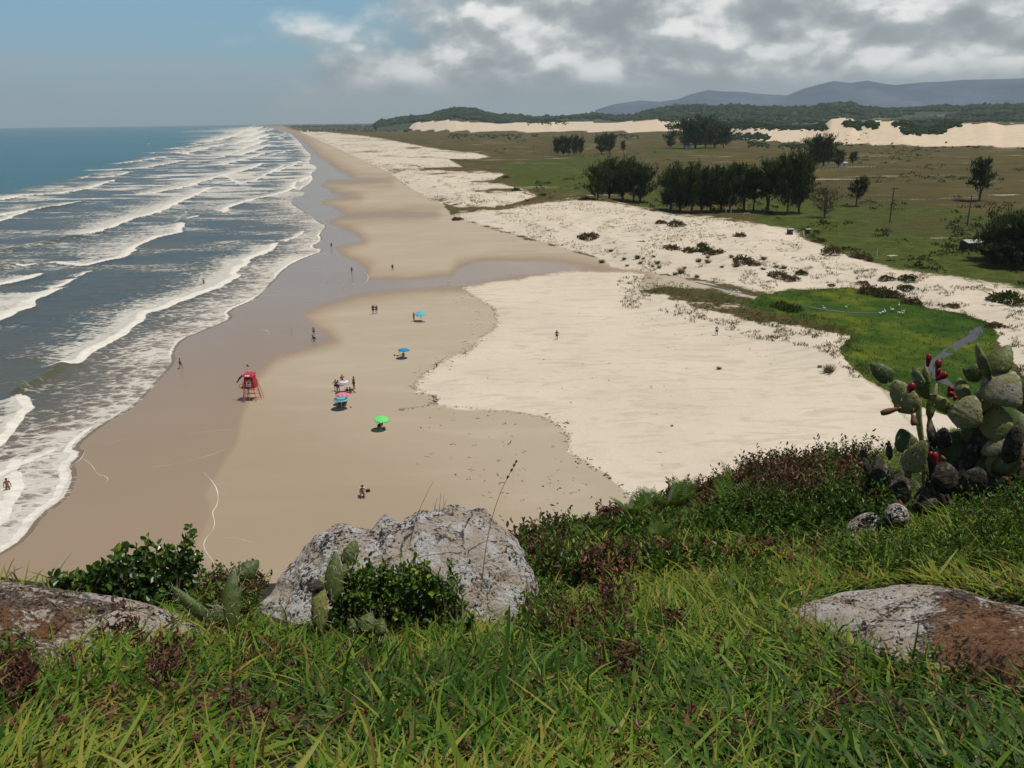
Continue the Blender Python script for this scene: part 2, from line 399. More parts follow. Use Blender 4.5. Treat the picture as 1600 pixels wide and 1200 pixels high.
a_nd = np.maximum.reduce([pmask(NDUNE, 24), pmask(D2, 8), pmask(D3, 12)])
a_wet = pmask(WET, 44)
a_damp = pmask([(-600, 1300), (-600, 900), (200, 690), (395, 600), (470, 620), (560, 660), (640, 690), (760, 760), (860, 850), (860, 1300)], 260, 400)
a_marsh = pmask(MARSH, 16); a_vr = pmask(VRIDGE, 16)
# inland vegetation: everything right of the beach that is neither dune nor beach
BEACH = [(460, 203), (492, 211), (520, 224), (560, 243), (612, 268), (650, 292), (690, 312), (706, 337), (735, 347), (800, 366), (930, 402), (1000, 424), (1100, 440), (1200, 470), (1345, 560), (1500, 700), (1500, 1300), (-900, 1300), (-900, 196), (440, 196)]
a_beach = pmask(BEACH, 14, 2000)
d_, s_, _ = segdist(P[:, 0], P[:, 1], shore_w); SD = -d_*s_
rr = np.hypot(P[:, 0], P[:, 1]); aa = np.arctan2(P[:, 0], P[:, 1])
D0 = -CH/np.interp(aa, fba, fbt, left=-.007, right=-.05)
D1v = D0*1.16+60
a_far = sstep(rr, D0*.985, D0*1.01)*(1-sstep(rr, D1v*1.0, D1v*1.02))*(aa > fba[1]-.002)*(SD > 200)
a_veg = np.clip(1-np.maximum(a_beach, a_nd), 0, 1)*(SD > 5)*(P[:, 1] > 50)
a_veg = np.where(pmask(DRY, 26) > .5, 0, a_veg)
a_veg = np.maximum(a_veg*(1-a_far), np.maximum(a_marsh, a_vr*.72))
LUSH = [[(780, 255), (900, 243), (1000, 250), (1010, 275), (930, 300), (850, 300), (800, 285)], [(1160, 310), (1330, 305), (1500, 330), (1600, 345), (1600, 470), (1480, 435), (1400, 425), (1320, 395), (1240, 372), (1180, 348)], [(1010, 232), (1110, 226), (1130, 236), (1020, 244)], [(980, 300), (1040, 290), (1050, 330), (1000, 322)]]
a_lush = np.maximum.reduce([pmask(q, 26) for q in LUSH]+[a_marsh])
a_marshc = a_marsh
a_back = (rr > D1v*1.005)*(aa > fba[0])
a_veg = np.where((np.maximum(pmask(D2, 8), pmask(D3, 12)) > .5), np.clip(.34+.7*n_b, 0, 1), a_veg)
a_veg = np.maximum(a_veg, a_back)
a_sand = a_far
print('ground', len(P))

m_ground, q, b = mat('beach_and_fields')
pos = q.pos()
p2 = q.scale(pos, (1, 1, 0))
dry = q.attr('dry'); wet = q.attr('wet'); veg = q.attr('veg'); lush = q.attr('lush'); far = q.attr('far'); nd = q.attr('nd'); marsh = q.attr('marsh')
nf = q.noise(p2, .9, 6, .62); nm = q.noise(p2, .16, 5, .6); nl = q.noise(p2, .035, 5, .55); nxl = q.noise(p2, .008, 4, .5)
st_ = q.noise(q.scale(pos, (.05, .16, 0)), 1.0, 5, .55, .6)
st2 = q.noise(q.scale(pos, (.14, .45, 0)), 1.0, 6, .62, 1.2)
def mixn(v, n, amt): return q.m('ADD', v, q.m('MULTIPLY', q.m('SUBTRACT', n, .5), amt))
sand_t = q.mix(q.lin(nl, .3, .7), (.455, .385, .290), (.415, .345, .255))
sand_t = q.mix(q.m('MULTIPLY', q.ss(st_, .5, .68), .35), sand_t, (.54, .455, .34))
wetf = q.m('MULTIPLY', q.ss(mixn(wet, nl, .45), .30, .66), q.m('SUBTRACT', 1, q.m('MULTIPLY', q.attr('damp'), .35))); wetw = q.ss(mixn(wet, nl, .5), .05, .6); damp = q.m('MULTIPLY', q.ss(q.attr('damp'), .1, 1.0), .85); wetw = q.m('MAXIMUM', wetw, damp)
sand_t = q.mix(q.m('MULTIPLY', wetw, .8), sand_t, (.325, .245, .165))
sand_w = q.mix(q.lin(nl, .35, .65), (.300, .205, .130), (.330, .230, .145))
sand_d = q.mix(q.lin(nl, .3, .7), (.60, .52, .415), (.685, .60, .485))
sand_d = q.mix(q.m('MULTIPLY', q.ss(st2, .48, .64), .60), sand_d, (.50, .43, .335))
sand_d = q.mix(q.m('MULTIPLY', q.ss(nf, .56, .75), .3), sand_d, (.60, .50, .37))
col = q.mix(q.m('MULTIPLY', wetf, .8), sand_t, sand_w)
dryf = q.ss(mixn(mixn(mixn(dry, nm, .5), nf, .35), q.noise(p2, 3.5, 4, .6), .2), .42, .60)
col = q.mix(dryf, col, sand_d)
col = q.mix(q.ss(far, .4, .6), col, q.mix(q.ss(st_, .45, .7), (.67, .55, .41), (.59, .47, .335)))
# field
fl1 = q.ramp(q.m('ADD', q.m('MULTIPLY', nl, .55), q.m('MULTIPLY', nf, .45)), [(.30, (.028, .032, .011)), (.44, (.072, .070, .024)), (.54, (.105, .080, .028)), (.68, (.145, .112, .046))])
fl2 = q.ramp(q.m('ADD', q.m('MULTIPLY', nm, .5), q.m('MULTIPLY', nf, .5)), [(.32, (.020, .034, .007)), (.5, (.062, .084, .015)), (.62, (.110, .122, .024))])
lf = q.ss(mixn(mixn(lush, nl, .9), nxl, .5), .35, .7)
fcol = q.mix(lf, fl1, fl2)
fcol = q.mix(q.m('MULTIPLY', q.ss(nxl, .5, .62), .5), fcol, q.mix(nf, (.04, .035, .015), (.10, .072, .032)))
mcol = q.ramp(q.m('ADD', q.m('MULTIPLY', nl, .5), q.m('MULTIPLY', nm, .5)), [(.36, (.020, .050, .008)), (.5, (.045, .090, .010)), (.62, (.125, .145, .016))])
fcol = q.mix(q.ss(marsh, .45, .6), fcol, mcol)
# sandy scrapes through the turf
scr = q.noise(q.scale(pos, (.012, .05, 0)), 1.0, 6, .6, .4)
fcol = q.mix(q.m('MULTIPLY', q.ss(mixn(mixn(scr, nf, .25), q.noise(q.scale(pos, (.06, .22, 0)), 1.0, 5, .6), .2), .625, .675), q.ss(marsh, .5, .2)), fcol, (.50, .42, .30))
vegf = q.ss(mixn(mixn(mixn(veg, nm, .8), nf, .5), nl, .7), .42, .55)
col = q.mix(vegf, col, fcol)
# sparse runners of dune grass over the near dunes
rn = q.noise(q.scale(pos, (.11, .22, .0)), 1.0, 7, .68, .8)
rz_ = q.m('MULTIPLY', q.ss(nd, .35, .6), q.m('MULTIPLY', q.ss(mixn(rn, nf, .35), .575, .66), q.ss(nl, .34, .56)))
col = q.mix(q.m('MULTIPLY', rz_, .8), col, q.mix(nf, (.09, .075, .035), (.20, .155, .09)))
q.put(b.inputs['Base Color'], col)
film = q.m('MULTIPLY', q.m('MULTIPLY', wetf, q.m('SUBTRACT', 1, dryf)), q.m('SUBTRACT', 1, vegf))
q.put(b.inputs['Roughness'], q.lin(film, 0, 1, .95, .22)); q.put(b.inputs['Specular IOR Level'], q.lin(film, 0, 1, .1, .62))
hgt = q.m('ADD', q.m('MULTIPLY', nf, .4), q.m('MULTIPLY', q.m('ADD', nm, st2), .6))
bs = q.new('ShaderNodeBump'); q.put(bs.inputs['Height'], hgt); q.put(bs.inputs['Strength'], q.lin(q.m('MAXIMUM', vegf, q.m('MULTIPLY', dryf, .45)), 0, 1, 0.0, .9)); bs.inputs['Distance'].default_value = .9
q.l.new(bs.outputs[0], b.inputs['Normal'])
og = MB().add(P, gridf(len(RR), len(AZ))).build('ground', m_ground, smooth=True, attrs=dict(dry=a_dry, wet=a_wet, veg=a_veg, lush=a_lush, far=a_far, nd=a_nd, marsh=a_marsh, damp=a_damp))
tag(og, kind='structure')

# ------------------------------------------------------------------ sea
FRONTS = [ # leading edge of each line of broken water; trailing width m; strength; lace
 ([(-120, 392), (0, 348), (42, 332)], 9, .95, .5), ([(-60, 350), (0, 338), (62, 327), (98, 322), (130, 315)], 14, .9, .7), ([(-200, 372), (-40, 322), (40, 306), (95, 303), (140, 296), (183, 282)], 18, .95, .8),
 ([(125, 279), (160, 277), (190, 274), (203, 269)], 10, .8, .6), ([(140, 267), (190, 265), (225, 263), (262, 257), (292, 251)], 22, .85, .8), ([(188, 256), (202, 254), (232, 250), (264, 244)], 12, .9, .4),
 ([(243, 239), (265, 238), (290, 241), (320, 233), (345, 227), (360, 224)], 26, .95, .6), ([(265, 233), (298, 229), (332, 224)], 12, .95, .3), ([(326, 221), (345, 219), (366, 213), (380, 207), (390, 201), (396, 197)], 60, .95, .4),
 ([(135, 367), (165, 361), (192, 350), (212, 342), (252, 332), (287, 315), (310, 305), (329, 295)], 17, 1.0, 1.0), ([(215, 304), (240, 303), (272, 297), (305, 290), (322, 283), (350, 275), (400, 262), (414, 255)], 20, .95, .9),
 ([(345, 258), (372, 252), (398, 246), (414, 240)], 20, .9, .8), ([(372, 243), (392, 238), (412, 231), (424, 226)], 34, .9, .6), ([(384, 232), (404, 225), (420, 218)], 50, .9, .6), ([(392, 222), (410, 215), (424, 209)], 80, .9, .5), ([(395, 213), (410, 207), (420, 203)], 160, .95, .5), ([(398, 205), (408, 200.5), (412, 198)], 300, .95, .5), ([(350, 245), (368, 238), (384, 233)], 18, .8, .6), ([(368, 226), (380, 220), (392, 214)], 30, .8, .5), ([(345, 273), (372, 288), (400, 282), (428, 268), (446, 258)], 14, .7, .8),
 ([(82, 412), (125, 417), (150, 413), (195, 402), (209, 393), (214, 386), (242, 373), (284, 364), (286, 350)], 22, .72, 1.0), ([(336, 330), (350, 332), (370, 320), (400, 312), (430, 306), (458, 297), (463, 288), (490, 274)], 13, .85, .8),
 ([(-60, 468), (0, 446), (38, 438), (62, 431)], 11, .9, .7), ([(24, 416), (40, 416), (55, 412)], 4, 1.0, .2), ([(-80, 540), (0, 502), (25, 489), (55, 480), (58, 470), (90, 456)], 17, .9, .7), ([(86, 451), (103, 447), (119, 437)], 6, .8, .6), ([(125, 433), (142, 424)], 3, .7, .5),
 ([(97, 571), (120, 568), (136, 557), (155, 546), (176, 536), (200, 520), (213, 508), (236, 491), (276, 474), (302, 466), (333, 455), (352, 446), (372, 431), (366, 428), (400, 403), (420, 396), (434, 382)], 9, 1.0, .9),
 ([(-60, 760), (0, 698), (13, 692), (21, 670), (37, 652), (46, 639), (36, 620)], 5, 1.0, .3), ([(-30, 770), (0, 748), (20, 735), (24, 720)], 3.2, .95, .6), ([(-40, 850), (0, 815), (12, 790), (32, 768), (35, 757), (28, 740)], 5, .9, .6),
 ([(33, 725), (60, 712), (82, 703)], 2.5, .9, .5), ([(448, 377), (462, 372), (474, 362)], 4, .8, .6), ([(425, 271), (448, 263), (472, 252)], 9, .9, .6), ([(432, 241), (456, 235)], 9, .9, .4), ([(466, 257), (496, 263)], 5, .8, .5),
 ([(128, 279), (140, 275)], 5, .8, .4), ([(278, 346), (292, 330)], 3, .5, 1), ([(296, 342), (309, 337)], 3, .9, .3), ([(440, 222), (462, 219)], 12, .9, .5), ([(428, 214), (452, 210)], 16, .9, .5), ([(20, 560), (60, 560), (96, 572)], 6, .35, 1.0),
 ([(230, 225), (243, 224)], 4, .9, .2), ([(200, 234), (210, 233)], 3, .8, .2), ([(292, 203), (300, 203)], 4, .9, .2), ([(308, 203), (316, 202.6)], 4, .9, .2), ([(314, 219), (322, 218)], 8, .9, .2), ([(326, 214), (338, 213)], 8, .9, .2), ([(350, 208), (362, 205)], 12, .9, .2)]
azs = np.radians(np.concatenate([np.linspace(-160, -37, 26), np.linspace(-35.8, -12, 420), np.linspace(-11.7, 4, 60)]))
vs = np.concatenate([np.geomspace(.6, 6, 30), np.linspace(6.3, 850, 1150)]); RS_ = np.clip((CH*FL/vs)[::-1], 0, 23500)+np.arange(len(vs))*.01
X, Y = polar(azs, RS_); xs = X.ravel(); ys = Y.ravel()
ds, ss_, _ = segdist(xs, ys, shore_w); sea = ds*ss_          # positive seaward
wig = (fbm(xs/7, ys/7, seed=51, oct=4)-.5); wig2 = fbm(xs/40, ys/40, seed=52)-.5
r_ = np.hypot(xs, ys)
wamp = np.clip(r_/140, .8, 12)
foam = np.zeros(xs.shape); ridge = np.zeros(xs.shape); solid = np.zeros(xs.shape); facec = np.zeros(xs.shape)
for pl, W, st, lace in FRONTS:
    pw = tow(pl); bx = [p[0] for p in pw]; by = [p[1] for p in pw]; pad = W*2.5+30
    m = (xs > min(bx)-pad) & (xs < max(bx)+pad) & (ys > min(by)-pad) & (ys < max(by)+pad)
    if not m.any(): continue
    d, s, t = segdist(xs[m], ys[m], pw)
    sgn = d*s + wig[m]*2.6*wamp[m]**.5
    ends = sstep(t, 0, .08)*(1-sstep(t, .93, 1.0))
    endd = np.where((t <= 0) | (t >= 1), np.exp(-(d/(W*.35))**2), 1)
    Wl = W*(.6+.9*(wig2[m]+.5))
    f = np.where(sgn > 0, np.exp(-(sgn/Wl)**1.3)*1.0, np.exp(-(sgn/.35)**2)*.6)
    so_ = np.where(sgn > 0, np.exp(-(sgn/(Wl*.36*(1.2-lace*.6)))**2), np.exp(-(sgn/.3)**2))
    foam[m] = np.maximum(foam[m], f*st*endd*.80); solid[m] = np.maximum(solid[m], so_*st*endd)
    ridge[m] = np.maximum(ridge[m], np.exp(-((sgn-1.2)/(1.6*wamp[m]**.5))**2)*endd*st*min(1, W/12)*.75)
# unbroken olive wave faces
for pl, W in (([(-30, 398), (10, 392), (45, 384), (80, 378), (110, 371), (135, 367)], 2.6), ([(33, 612), (55, 600), (80, 585), (98, 571)], 1.3), ([(0, 420), (25, 415)], 2.0), ([(62, 327), (100, 322), (130, 316)], 3.0)):
    d, s, t = segdist(xs, ys, tow(pl)); e_ = np.where((t <= 0) | (t >= 1), np.exp(-(d/3)**2), 1)
    g_ = np.exp(-((d*s)/W)**2)*e_; facec = np.maximum(facec, g_); ridge = np.maximum(ridge, g_*.9)
lac = fbm(xs/30, ys/12, seed=61, oct=4)
surf_out = tow([(-400, 420), (-100, 335), (0, 302), (100, 282), (180, 262), (240, 240), (300, 222), (350, 208), (380, 200), (396, 195.3)]); surf_out = surf_out+[(-14200, 42500)]
do, so2, _ = segdist(xs, ys, surf_out); deep = do*so2
innr = 1-sstep(deep, -25, 15)
foam = np.maximum(foam, innr*np.clip((lac-.43)*2.4, 0, .56)*np.clip(.42+1.0*sstep(r_, 150, 900), 0, 1.3))
edgel = np.exp(-((sea-.5-wig*1.2)/.55)**2)*.95
shl = np.exp(-(np.clip(sea, 0, 1e9)/13)**1.5)*(.26+.5*(wig2+.5))
foam = np.maximum(foam, shl*(sea > 0)); solid = np.maximum(solid, edgel*(.35+.65*sstep(wig2, -.2, .15)))
Zs = ridge*.85 + .10*(fbm(xs/9, ys/5, seed=71)-.5)*sstep(sea, 2, 20)*np.clip(1.2-r_/3000, 0, 1) + .30*(fbm(xs/34, ys/16, seed=73)-.5)*sstep(sea, 15, 60)+.012
Zs = np.where(sea < 6, Zs*np.clip(sea/6, 0, 1)+.012, Zs)
m_sea, q, b = mat('sea_water')
pos = q.pos(); f = q.attr('foam'); so_n = q.attr('solid'); dp = q.attr('deep'); sh = q.attr('shal'); fc = q.attr('face')
v1 = q.noise(q.scale(pos, (.55, .9, .5)), 1.0, 7, .68, .5); v2 = q.noise(q.scale(pos, (.10, .26, 0)), 1.0, 6, .62, .5); v3 = q.vor(q.scale(q.vm('ADD', pos, q.vm('MULTIPLY', (3, 3, 0), v1)), (.35, .6, 0)), 1.0, 'DISTANCE_TO_EDGE')
lace = q.m('ADD', q.m('MULTIPLY', v1, .6), q.m('MULTIPLY', v2, .4))
lace = q.m('SUBTRACT', lace, q.m('MULTIPLY', q.ss(v3, .16, .0), .10))
thr = q.lin(f, 0, 1, .30, .80)
fm = q.m('MULTIPLY', q.ss(q.m('SUBTRACT', thr, lace), -.06, .11), q.ss(f, .02, .2))
sm_ = q.ss(q.m('ADD', so_n, q.m('MULTIPLY', q.m('SUBTRACT', v1, .5), .9)), .38, .58)
fm = q.m('MAXIMUM', q.m('MULTIPLY', fm, .80), sm_)
dc = q.mix(q.lin(v2, .35, .65), (.004, .088, .105), (.007, .110, .124))
dc = q.mix(q.lin(q.noise(q.scale(pos, (.0006, .004, 0)), 1.0, 3, .5), .4, .65), dc, (.010, .070, .098))
ic = q.mix(q.lin(v2, .3, .7), (.050, .068, .072), (.082, .092, .086))
ic = q.mix(q.ss(q.noise(q.scale(pos, (.03, .05, 0)), 1.0, 3, .5), .45, .65), ic, (.095, .092, .068))
wc = q.mix(q.ss(dp, .25, .75), ic, dc)
wc = q.mix(q.ss(sh, .12, 1.0), wc, (.215, .160, .115))
wc = q.mix(fc, wc, (.085, .085, .030))
foc = q.mix(q.lin(v1, .3, .65), (.62, .58, .50), (.84, .81, .74))
q.put(b.inputs['Base Color'], q.mix(fm, wc, foc))
q.put(b.inputs['Roughness'], q.lin(fm, 0, 1, .22, .8)); b.inputs['IOR'].default_value = 1.33
q.put(b.inputs['Specular IOR Level'], q.lin(fm, 0, 1, .30, .1))
wv = q.m('ADD', q.m('MULTIPLY', q.noise(q.scale(pos, (.7, 1.3, 1)), 1.0, 6, .65), .5), q.m('ADD', v2, q.m('MULTIPLY', fm, .35)))
q.put(b.inputs['Normal'], q.bump(wv, .55, .8))
keep = (sea.reshape(X.shape) > -4)
Fs = gridf(len(RS_), len(azs)); Fs = Fs[keep.ravel()[Fs].any(1)]
osea = MB().add(np.stack([xs, ys, Zs], 1), Fs).build('sea', m_sea, smooth=True, attrs=dict(foam=foam, solid=solid, deep=sstep(deep, -60, 60), shal=np.exp(-np.clip(sea, 0, 1e6)/16), face=facec))
tag(osea, kind='structure')

# thin foam lines left on the wet sand and the marsh streams
m_foam = plain('sea_foam', (.74, .70, .62), .8, .1, 3)
m_strm, q, b = mat('stream_water'); q.put(b.inputs['Base Color'], (.060, .068, .072, 1)); b.inputs['Roughness'].default_value = .35; b.inputs['Specular IOR Level'].default_value = .18
q.put(b.inputs['Normal'], q.bump(q.noise(q.pos(), 1.5, 4, .6), .25, .2))
def ribbon(mb, pl, wpx, lift=.03, seed=0, step=6, rag=.5):
    pl = smoothpl(pl, 2); pts = [];
    for a, b_ in zip(pl[:-1], pl[1:]):
        n = max(1, int(math.hypot(b_[0]-a[0], b_[1]-a[1])/step))
        for i in range(n): pts.append((a[0]+(b_[0]-a[0])*i/n, a[1]+(b_[1]-a[1])*i/n))
    pts.append(pl[-1]); W = pick([p[0] for p in pts], [p[1] for p in pts])
    T = np.gradient(W, axis=0); T[:, 2] = 0; T = unit(T); S = np.stack([T[:, 1], -T[:, 0], T[:, 0]*0], 1)
    dist = np.linalg.norm(W-np.array([0, 0, CH]), axis=1); n = len(W)
    ww = (wpx if np.isscalar(wpx) else np.interp(np.linspace(0, 1, n), np.linspace(0, 1, len(wpx)), wpx))*dist/FL
    tt = np.linspace(0, 1, n)*n
    wl = ww*(.5+rag*(fbm(tt/3, tt*0, seed=seed)-.5)); wr = ww*(.5+rag*(fbm(tt/3, tt*0+9, seed=seed+1)-.5))
    ed = np.clip(np.minimum(np.arange(n), np.arange(n)[::-1])/6.0, .05, 1)**.6; wl = wl*ed; wr = wr*ed
    A = W-S*wl[:, None]; B = W+S*wr[:, None]
    A[:, 2] = G(A[:, 0], A[:, 1])+lift; B[:, 2] = G(B[:, 0], B[:, 1])+lift
    Vv = np.concatenate([A, B]); F = np.array([(i, n+i, n+i+1, i+1) for i in range(n-1)])
    mb.add(Vv, F)
mb = MB()
for i, (pl, w_) in enumerate([([(222, 731), (262, 727), (290, 722), (330, 711), (360, 698)], 1.6), ([(318, 738), (332, 752), (341, 768), (340, 790), (331, 800), (336, 815), (333, 828), (318, 846), (320, 860), (335, 880)], 3.0), ([(350, 839), (372, 841), (398, 849)], 1.6),
        ([(288, 680), (320, 674), (345, 672), (370, 670)], 1.4), ([(132, 705), (128, 716), (112, 728), (104, 736), (112, 742), (110, 756), (97, 781)], 3), ([(130, 716), (145, 728), (152, 742), (165, 744), (170, 750), (162, 755)], 1.8), ([(526, 407), (540, 409), (556, 411), (566, 415)], 1.0), ([(568, 424), (576, 431), (574, 440), (562, 448)], 1.6),
        ([(400, 462), (432, 461), (460, 459)], 2.4), ([(455, 461), (475, 465), (500, 466), (530, 463), (562, 456), (580, 451)], 1.2), ([(400, 522), (422, 523), (460, 523), (500, 524), (512, 527)], .8), ([(430, 556), (440, 554), (446, 551)], 2.4), ([(508, 344), (524, 340), (540, 337)], 1.2), ([(404, 514), (418, 516), (421, 523)], 1.2), ([(465, 452), (500, 451), (540, 449)], .9), ([(160, 696), (180, 690), (200, 684)], 1.2)]):
    ribbon(mb, pl, w_*.32, .012, i*3, rag=1.3, step=3)
tag(mb.build('swash_foam', m_foam), kind='stuff', label='thin white foam lines left by the swash on wet sand', cat='foam')
mb = MB()
ribbon(mb, [(1085, 441), (1120, 448), (1150, 456), (1180, 463)], [5, 10, 11, 6], .08, 5, rag=.4)
ribbon(mb, [(1252, 476), (1275, 482), (1310, 487), (1350, 489.5), (1392, 488)], [2, 7, 8, 6, 3], .05, 7, rag=.4)
ribbon(mb, [(1532, 510), (1518, 524), (1495, 541), (1465, 558), (1450, 572), (1462, 585), (1490, 605)], [4, 20, 17, 10, 12, 18, 20], .02, 9, rag=1.1)
tag(mb.build('stream', m_strm), kind='structure')

# ------------------------------------------------------------------ hills and mountains behind
def hill(name, T, dist, depth, material, n=260, nr=40, drop=0.0, rough=.10, seed=0, zb=0.0):
    ta, tt_ = tabz(T); A = np.linspace(ta[0], ta[-1], n)
    hc = CH+np.interp(A, ta, tt_)*dist-drop
    t = np.linspace(0, 1, nr); R = dist-depth+depth*2*t
    prof = np.sin(np.pi*t)**.8
    AA, RR2 = np.meshgrid(A, R); x = RR2*np.sin(AA); y = RR2*np.cos(AA)
    H = np.maximum(hc, 1)[None, :]*prof[:, None]
    nz = fbm(x/(depth*.35), y/(depth*.35), seed=seed, oct=6, gain=.55)-.5
    H = H*(1+rough*nz*6*(1-prof[:, None]*.92))+zb-1.5*(prof[:, None] < .02)
    o = MB().add(np.stack([x.ravel(), y.ravel(), H.ravel()], 1), gridf(nr, n)).build(name, material, smooth=True)
    tag(o, kind='structure')
    return lambda a, r: (np.interp(a, A, hc)*np.sin(np.pi*np.clip((r-dist+depth)/(2*depth), 0, 1))**.8+zb)
m_mnt, q, b = mat('hazy_mountain_forest'); n_ = q.noise(q.scale(q.pos(), (.002, .002, .004)), 1.0, 7, .6)
q.put(b.inputs['Base Color'], q.ramp(n_, [(.35, (.075, .105, .165)), (.65, (.13, .17, .24))])); b.inputs['Roughness'].default_value = .95; b.inputs['Specular IOR Level'].default_value = 0  # pale blue of distance haze is put into the forest colour
m_hill, q, b = mat('wooded_hill'); n_ = q.noise(q.scale(q.pos(), (.02, .02, .02)), 1.0, 7, .65); n2_ = q.noise(q.scale(q.pos(), (.0028, .0022, 0)), 1.0, 3, .5)
q.put(b.inputs['Base Color'], q.mix(q.ss(n2_, .56, .62), q.ramp(n_, [(.35, (.014, .030, .012)), (.65, (.035, .055, .020))]), (.095, .125, .045))); b.inputs['Roughness'].default_value = .95
MTN = [(930, 172), (960, 163), (1000, 157), (1030, 159), (1060, 155), (1080, 147), (1105, 141), (1130, 143), (1160, 144), (1190, 147), (1230, 149), (1255, 139), (1280, 132), (1302, 127), (1330, 130), (1355, 126), (1382, 131), (1400, 133), (1440, 129), (1470, 128), (1500, 125), (1550, 124), (1600, 122), (1700, 118), (1900, 124), (2300, 130)]
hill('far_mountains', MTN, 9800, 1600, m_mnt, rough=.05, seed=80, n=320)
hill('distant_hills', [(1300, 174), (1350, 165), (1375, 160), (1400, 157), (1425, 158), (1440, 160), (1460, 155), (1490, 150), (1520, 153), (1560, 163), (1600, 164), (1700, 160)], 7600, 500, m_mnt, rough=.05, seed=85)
HA = [(588, 195), (596, 191.5), (620, 187), (650, 184), (672, 181), (690, 176), (706, 172), (720, 171), (738, 172), (752, 176), (772, 181), (800, 183), (830, 186), (870, 189)]
HB = [(780, 188), (840, 186), (880, 184), (930, 181), (950, 183), (990, 184), (1010, 177), (1060, 169), (1100, 168), (1160, 168), (1210, 170), (1270, 170), (1280, 165), (1330, 165), (1345, 171), (1400, 172), (1440, 171), (1500, 169), (1600, 166), (1700, 165), (2200, 165)]
hfA = hill('wooded_hill', HA, 4600, 700, m_hill, seed=90); hfB = hill('wooded_ridge', HB, 4700, 1200, m_hill, seed=95)

# ------------------------------------------------------------------ forest mass: crowns standing on the two hills
ICV, ICF = ico(1)
def crowns(mb, Pw, R, tint, flat_=.75):
    n = len(Pw); V = ICV[None]*R[:, None, None]*np.array([1, 1, flat_])*(1+RS.normal(0, .22, (n, len(ICV), 1)))+Pw[:, None, :]
    V[:, :, 2] += (R*flat_*.5)[:, None]
    F = (np.arange(n)*len(ICV))[:, None, None]+ICF[None]
    mb.add(V.reshape(-1, 3), F.reshape(-1, 3), (np.repeat(tint, len(ICV))+RS.normal(0, .08, n*len(ICV))))
m_forest = foliage('forest_leaves', [(0, (.008, .020, .008)), (.4, (.020, .040, .013)), (.75, (.040, .062, .020)), (1, (.075, .090, .030))], .8, 0, .1, .05)
mb = MB()
def forest(hf, T, dist, depth, n, front, lo, hi, seed):
    ta, _ = tabz(T); a = RS.uniform(ta[0], ta[-1], n); r = dist+depth*RS.uniform(front, .12, n)
    x = r*np.sin(a); y = r*np.cos(a); dens = fbm(x/220, y/160, seed=seed, oct=3)
    kk = (dens > .40) | (r > dist-.14*depth); x, y, r, a = x[kk], y[kk], r[kk], a[kk]
    z = np.maximum(hf(a, r), G(x, y)); R = RS.uniform(lo, hi, len(x))*(1+.5*(vnoise(x/90, y/90, seed=3) > .7))
    crowns(mb, np.stack([x, y, z-R*.2], 1), R, np.clip(RS.normal(.4, .2, len(x)), 0, 1))
forest(hfA, HA, 4600, 700, 4200, -.75, 6, 13, 5); forest(hfB, HB, 4700, 1200, 9000, -.95, 7, 15, 6)
# low coastal plain woods at the foot of the far beach and behind the dunes
def scat(pxs, pys, n): return RS.uniform(*pxs, n), RS.uniform(*pys, n)
for (pa, pb, n, lo, hi) in (((455, 640), (191.8, 199), 900, 5, 11), ((470, 620), (196, 206), 500, 2.0, 4.5)):
    px, py = scat(pa, pb, n); Pw = pick(px, py); kk = Pw[:, 1] < 14000; Pw = Pw[kk]
    crowns(mb, Pw, RS.uniform(lo, hi, len(Pw)), RS.uniform(.2, .6, len(Pw)))
def rpick(px, py):
    d = rays(px, py); ts = np.geomspace(600, 7000, 260); hit = np.full(len(px), np.nan)
    for t_ in ts:
        Q = np.array([0, 0, CH])+d*t_; m = (Q[:, 2] < G(Q[:, 0], Q[:, 1])) & np.isnan(hit); hit[m] = t_
    ok = ~np.isnan(hit); return (np.array([0, 0, CH])+d[ok]*hit[ok][:, None])
# scrub crest and bays on the far dunes
SCR = [((820, 190), (886, 189), 60), ((1030, 187), (1075, 190), 50), ((1085, 197), (1290, 200), 260), ((1100, 193), (1286, 194), 260), ((1060, 199), (1110, 206), 90), ((1340, 192), (1370, 199), 40), ((1040, 197), (1060, 203), 20), ((1320, 195), (1345, 198), 30), ((1345, 190), (1365, 196), 22), ((1398, 196), (1415, 195), 20), ((1412, 206), (1476, 205), 130), ((1420, 198), (1480, 197), 130), ((1480, 194), (1500, 194), 30), ((1130, 214), (1200, 216), 60), ((845, 190), (862, 191), 10)]
for (a_, b_, n) in SCR:
    n = n*6
    t = RS.uniform(0, 1, n); px = a_[0]+(b_[0]-a_[0])*t+RS.normal(0, 2, n); py = a_[1]+(b_[1]-a_[1])*t+RS.normal(0, 2.2, n)
    Pw = rpick(px, py); Pw[:, 2] = G(Pw[:, 0], Pw[:, 1])-.5; crowns(mb, Pw, RS.uniform(1.6, 3.8, len(Pw)), RS.uniform(.1, .6, len(Pw)))
# thin belt along the dune foot
px = RS.uniform(700, 1260, 900); base = np.interp(px, [a_[0] for a_ in FB], [a_[1] for a_ in FB]); py = base+3+np.abs(RS.normal(0, 3.2, 900))
kk = (fbm(px/22, px*0, seed=7) > .45) | (px > 1040) & (px < 1140); Pw = pick(px[kk], py[kk]); crowns(mb, Pw, RS.uniform(1.2, 2.8, len(Pw)), RS.uniform(.3, .8, len(Pw)))
px = RS.uniform(1200, 1600, 130); base = np.interp(px, [a_[0] for a_ in FB], [a_[1] for a_ in FB]); Pw = pick(px, base+RS.normal(0, 1.3, 130)); kk = vnoise(px/12, px*0, seed=8) > .5; crowns(mb, Pw[kk], RS.uniform(.8, 1.9, kk.sum()), RS.uniform(.1, .5, kk.sum()))
tag(mb.build('forest', m_forest, smooth=False), kind='stuff', label='dark green woods and dune scrub in the far distance', cat='forest')

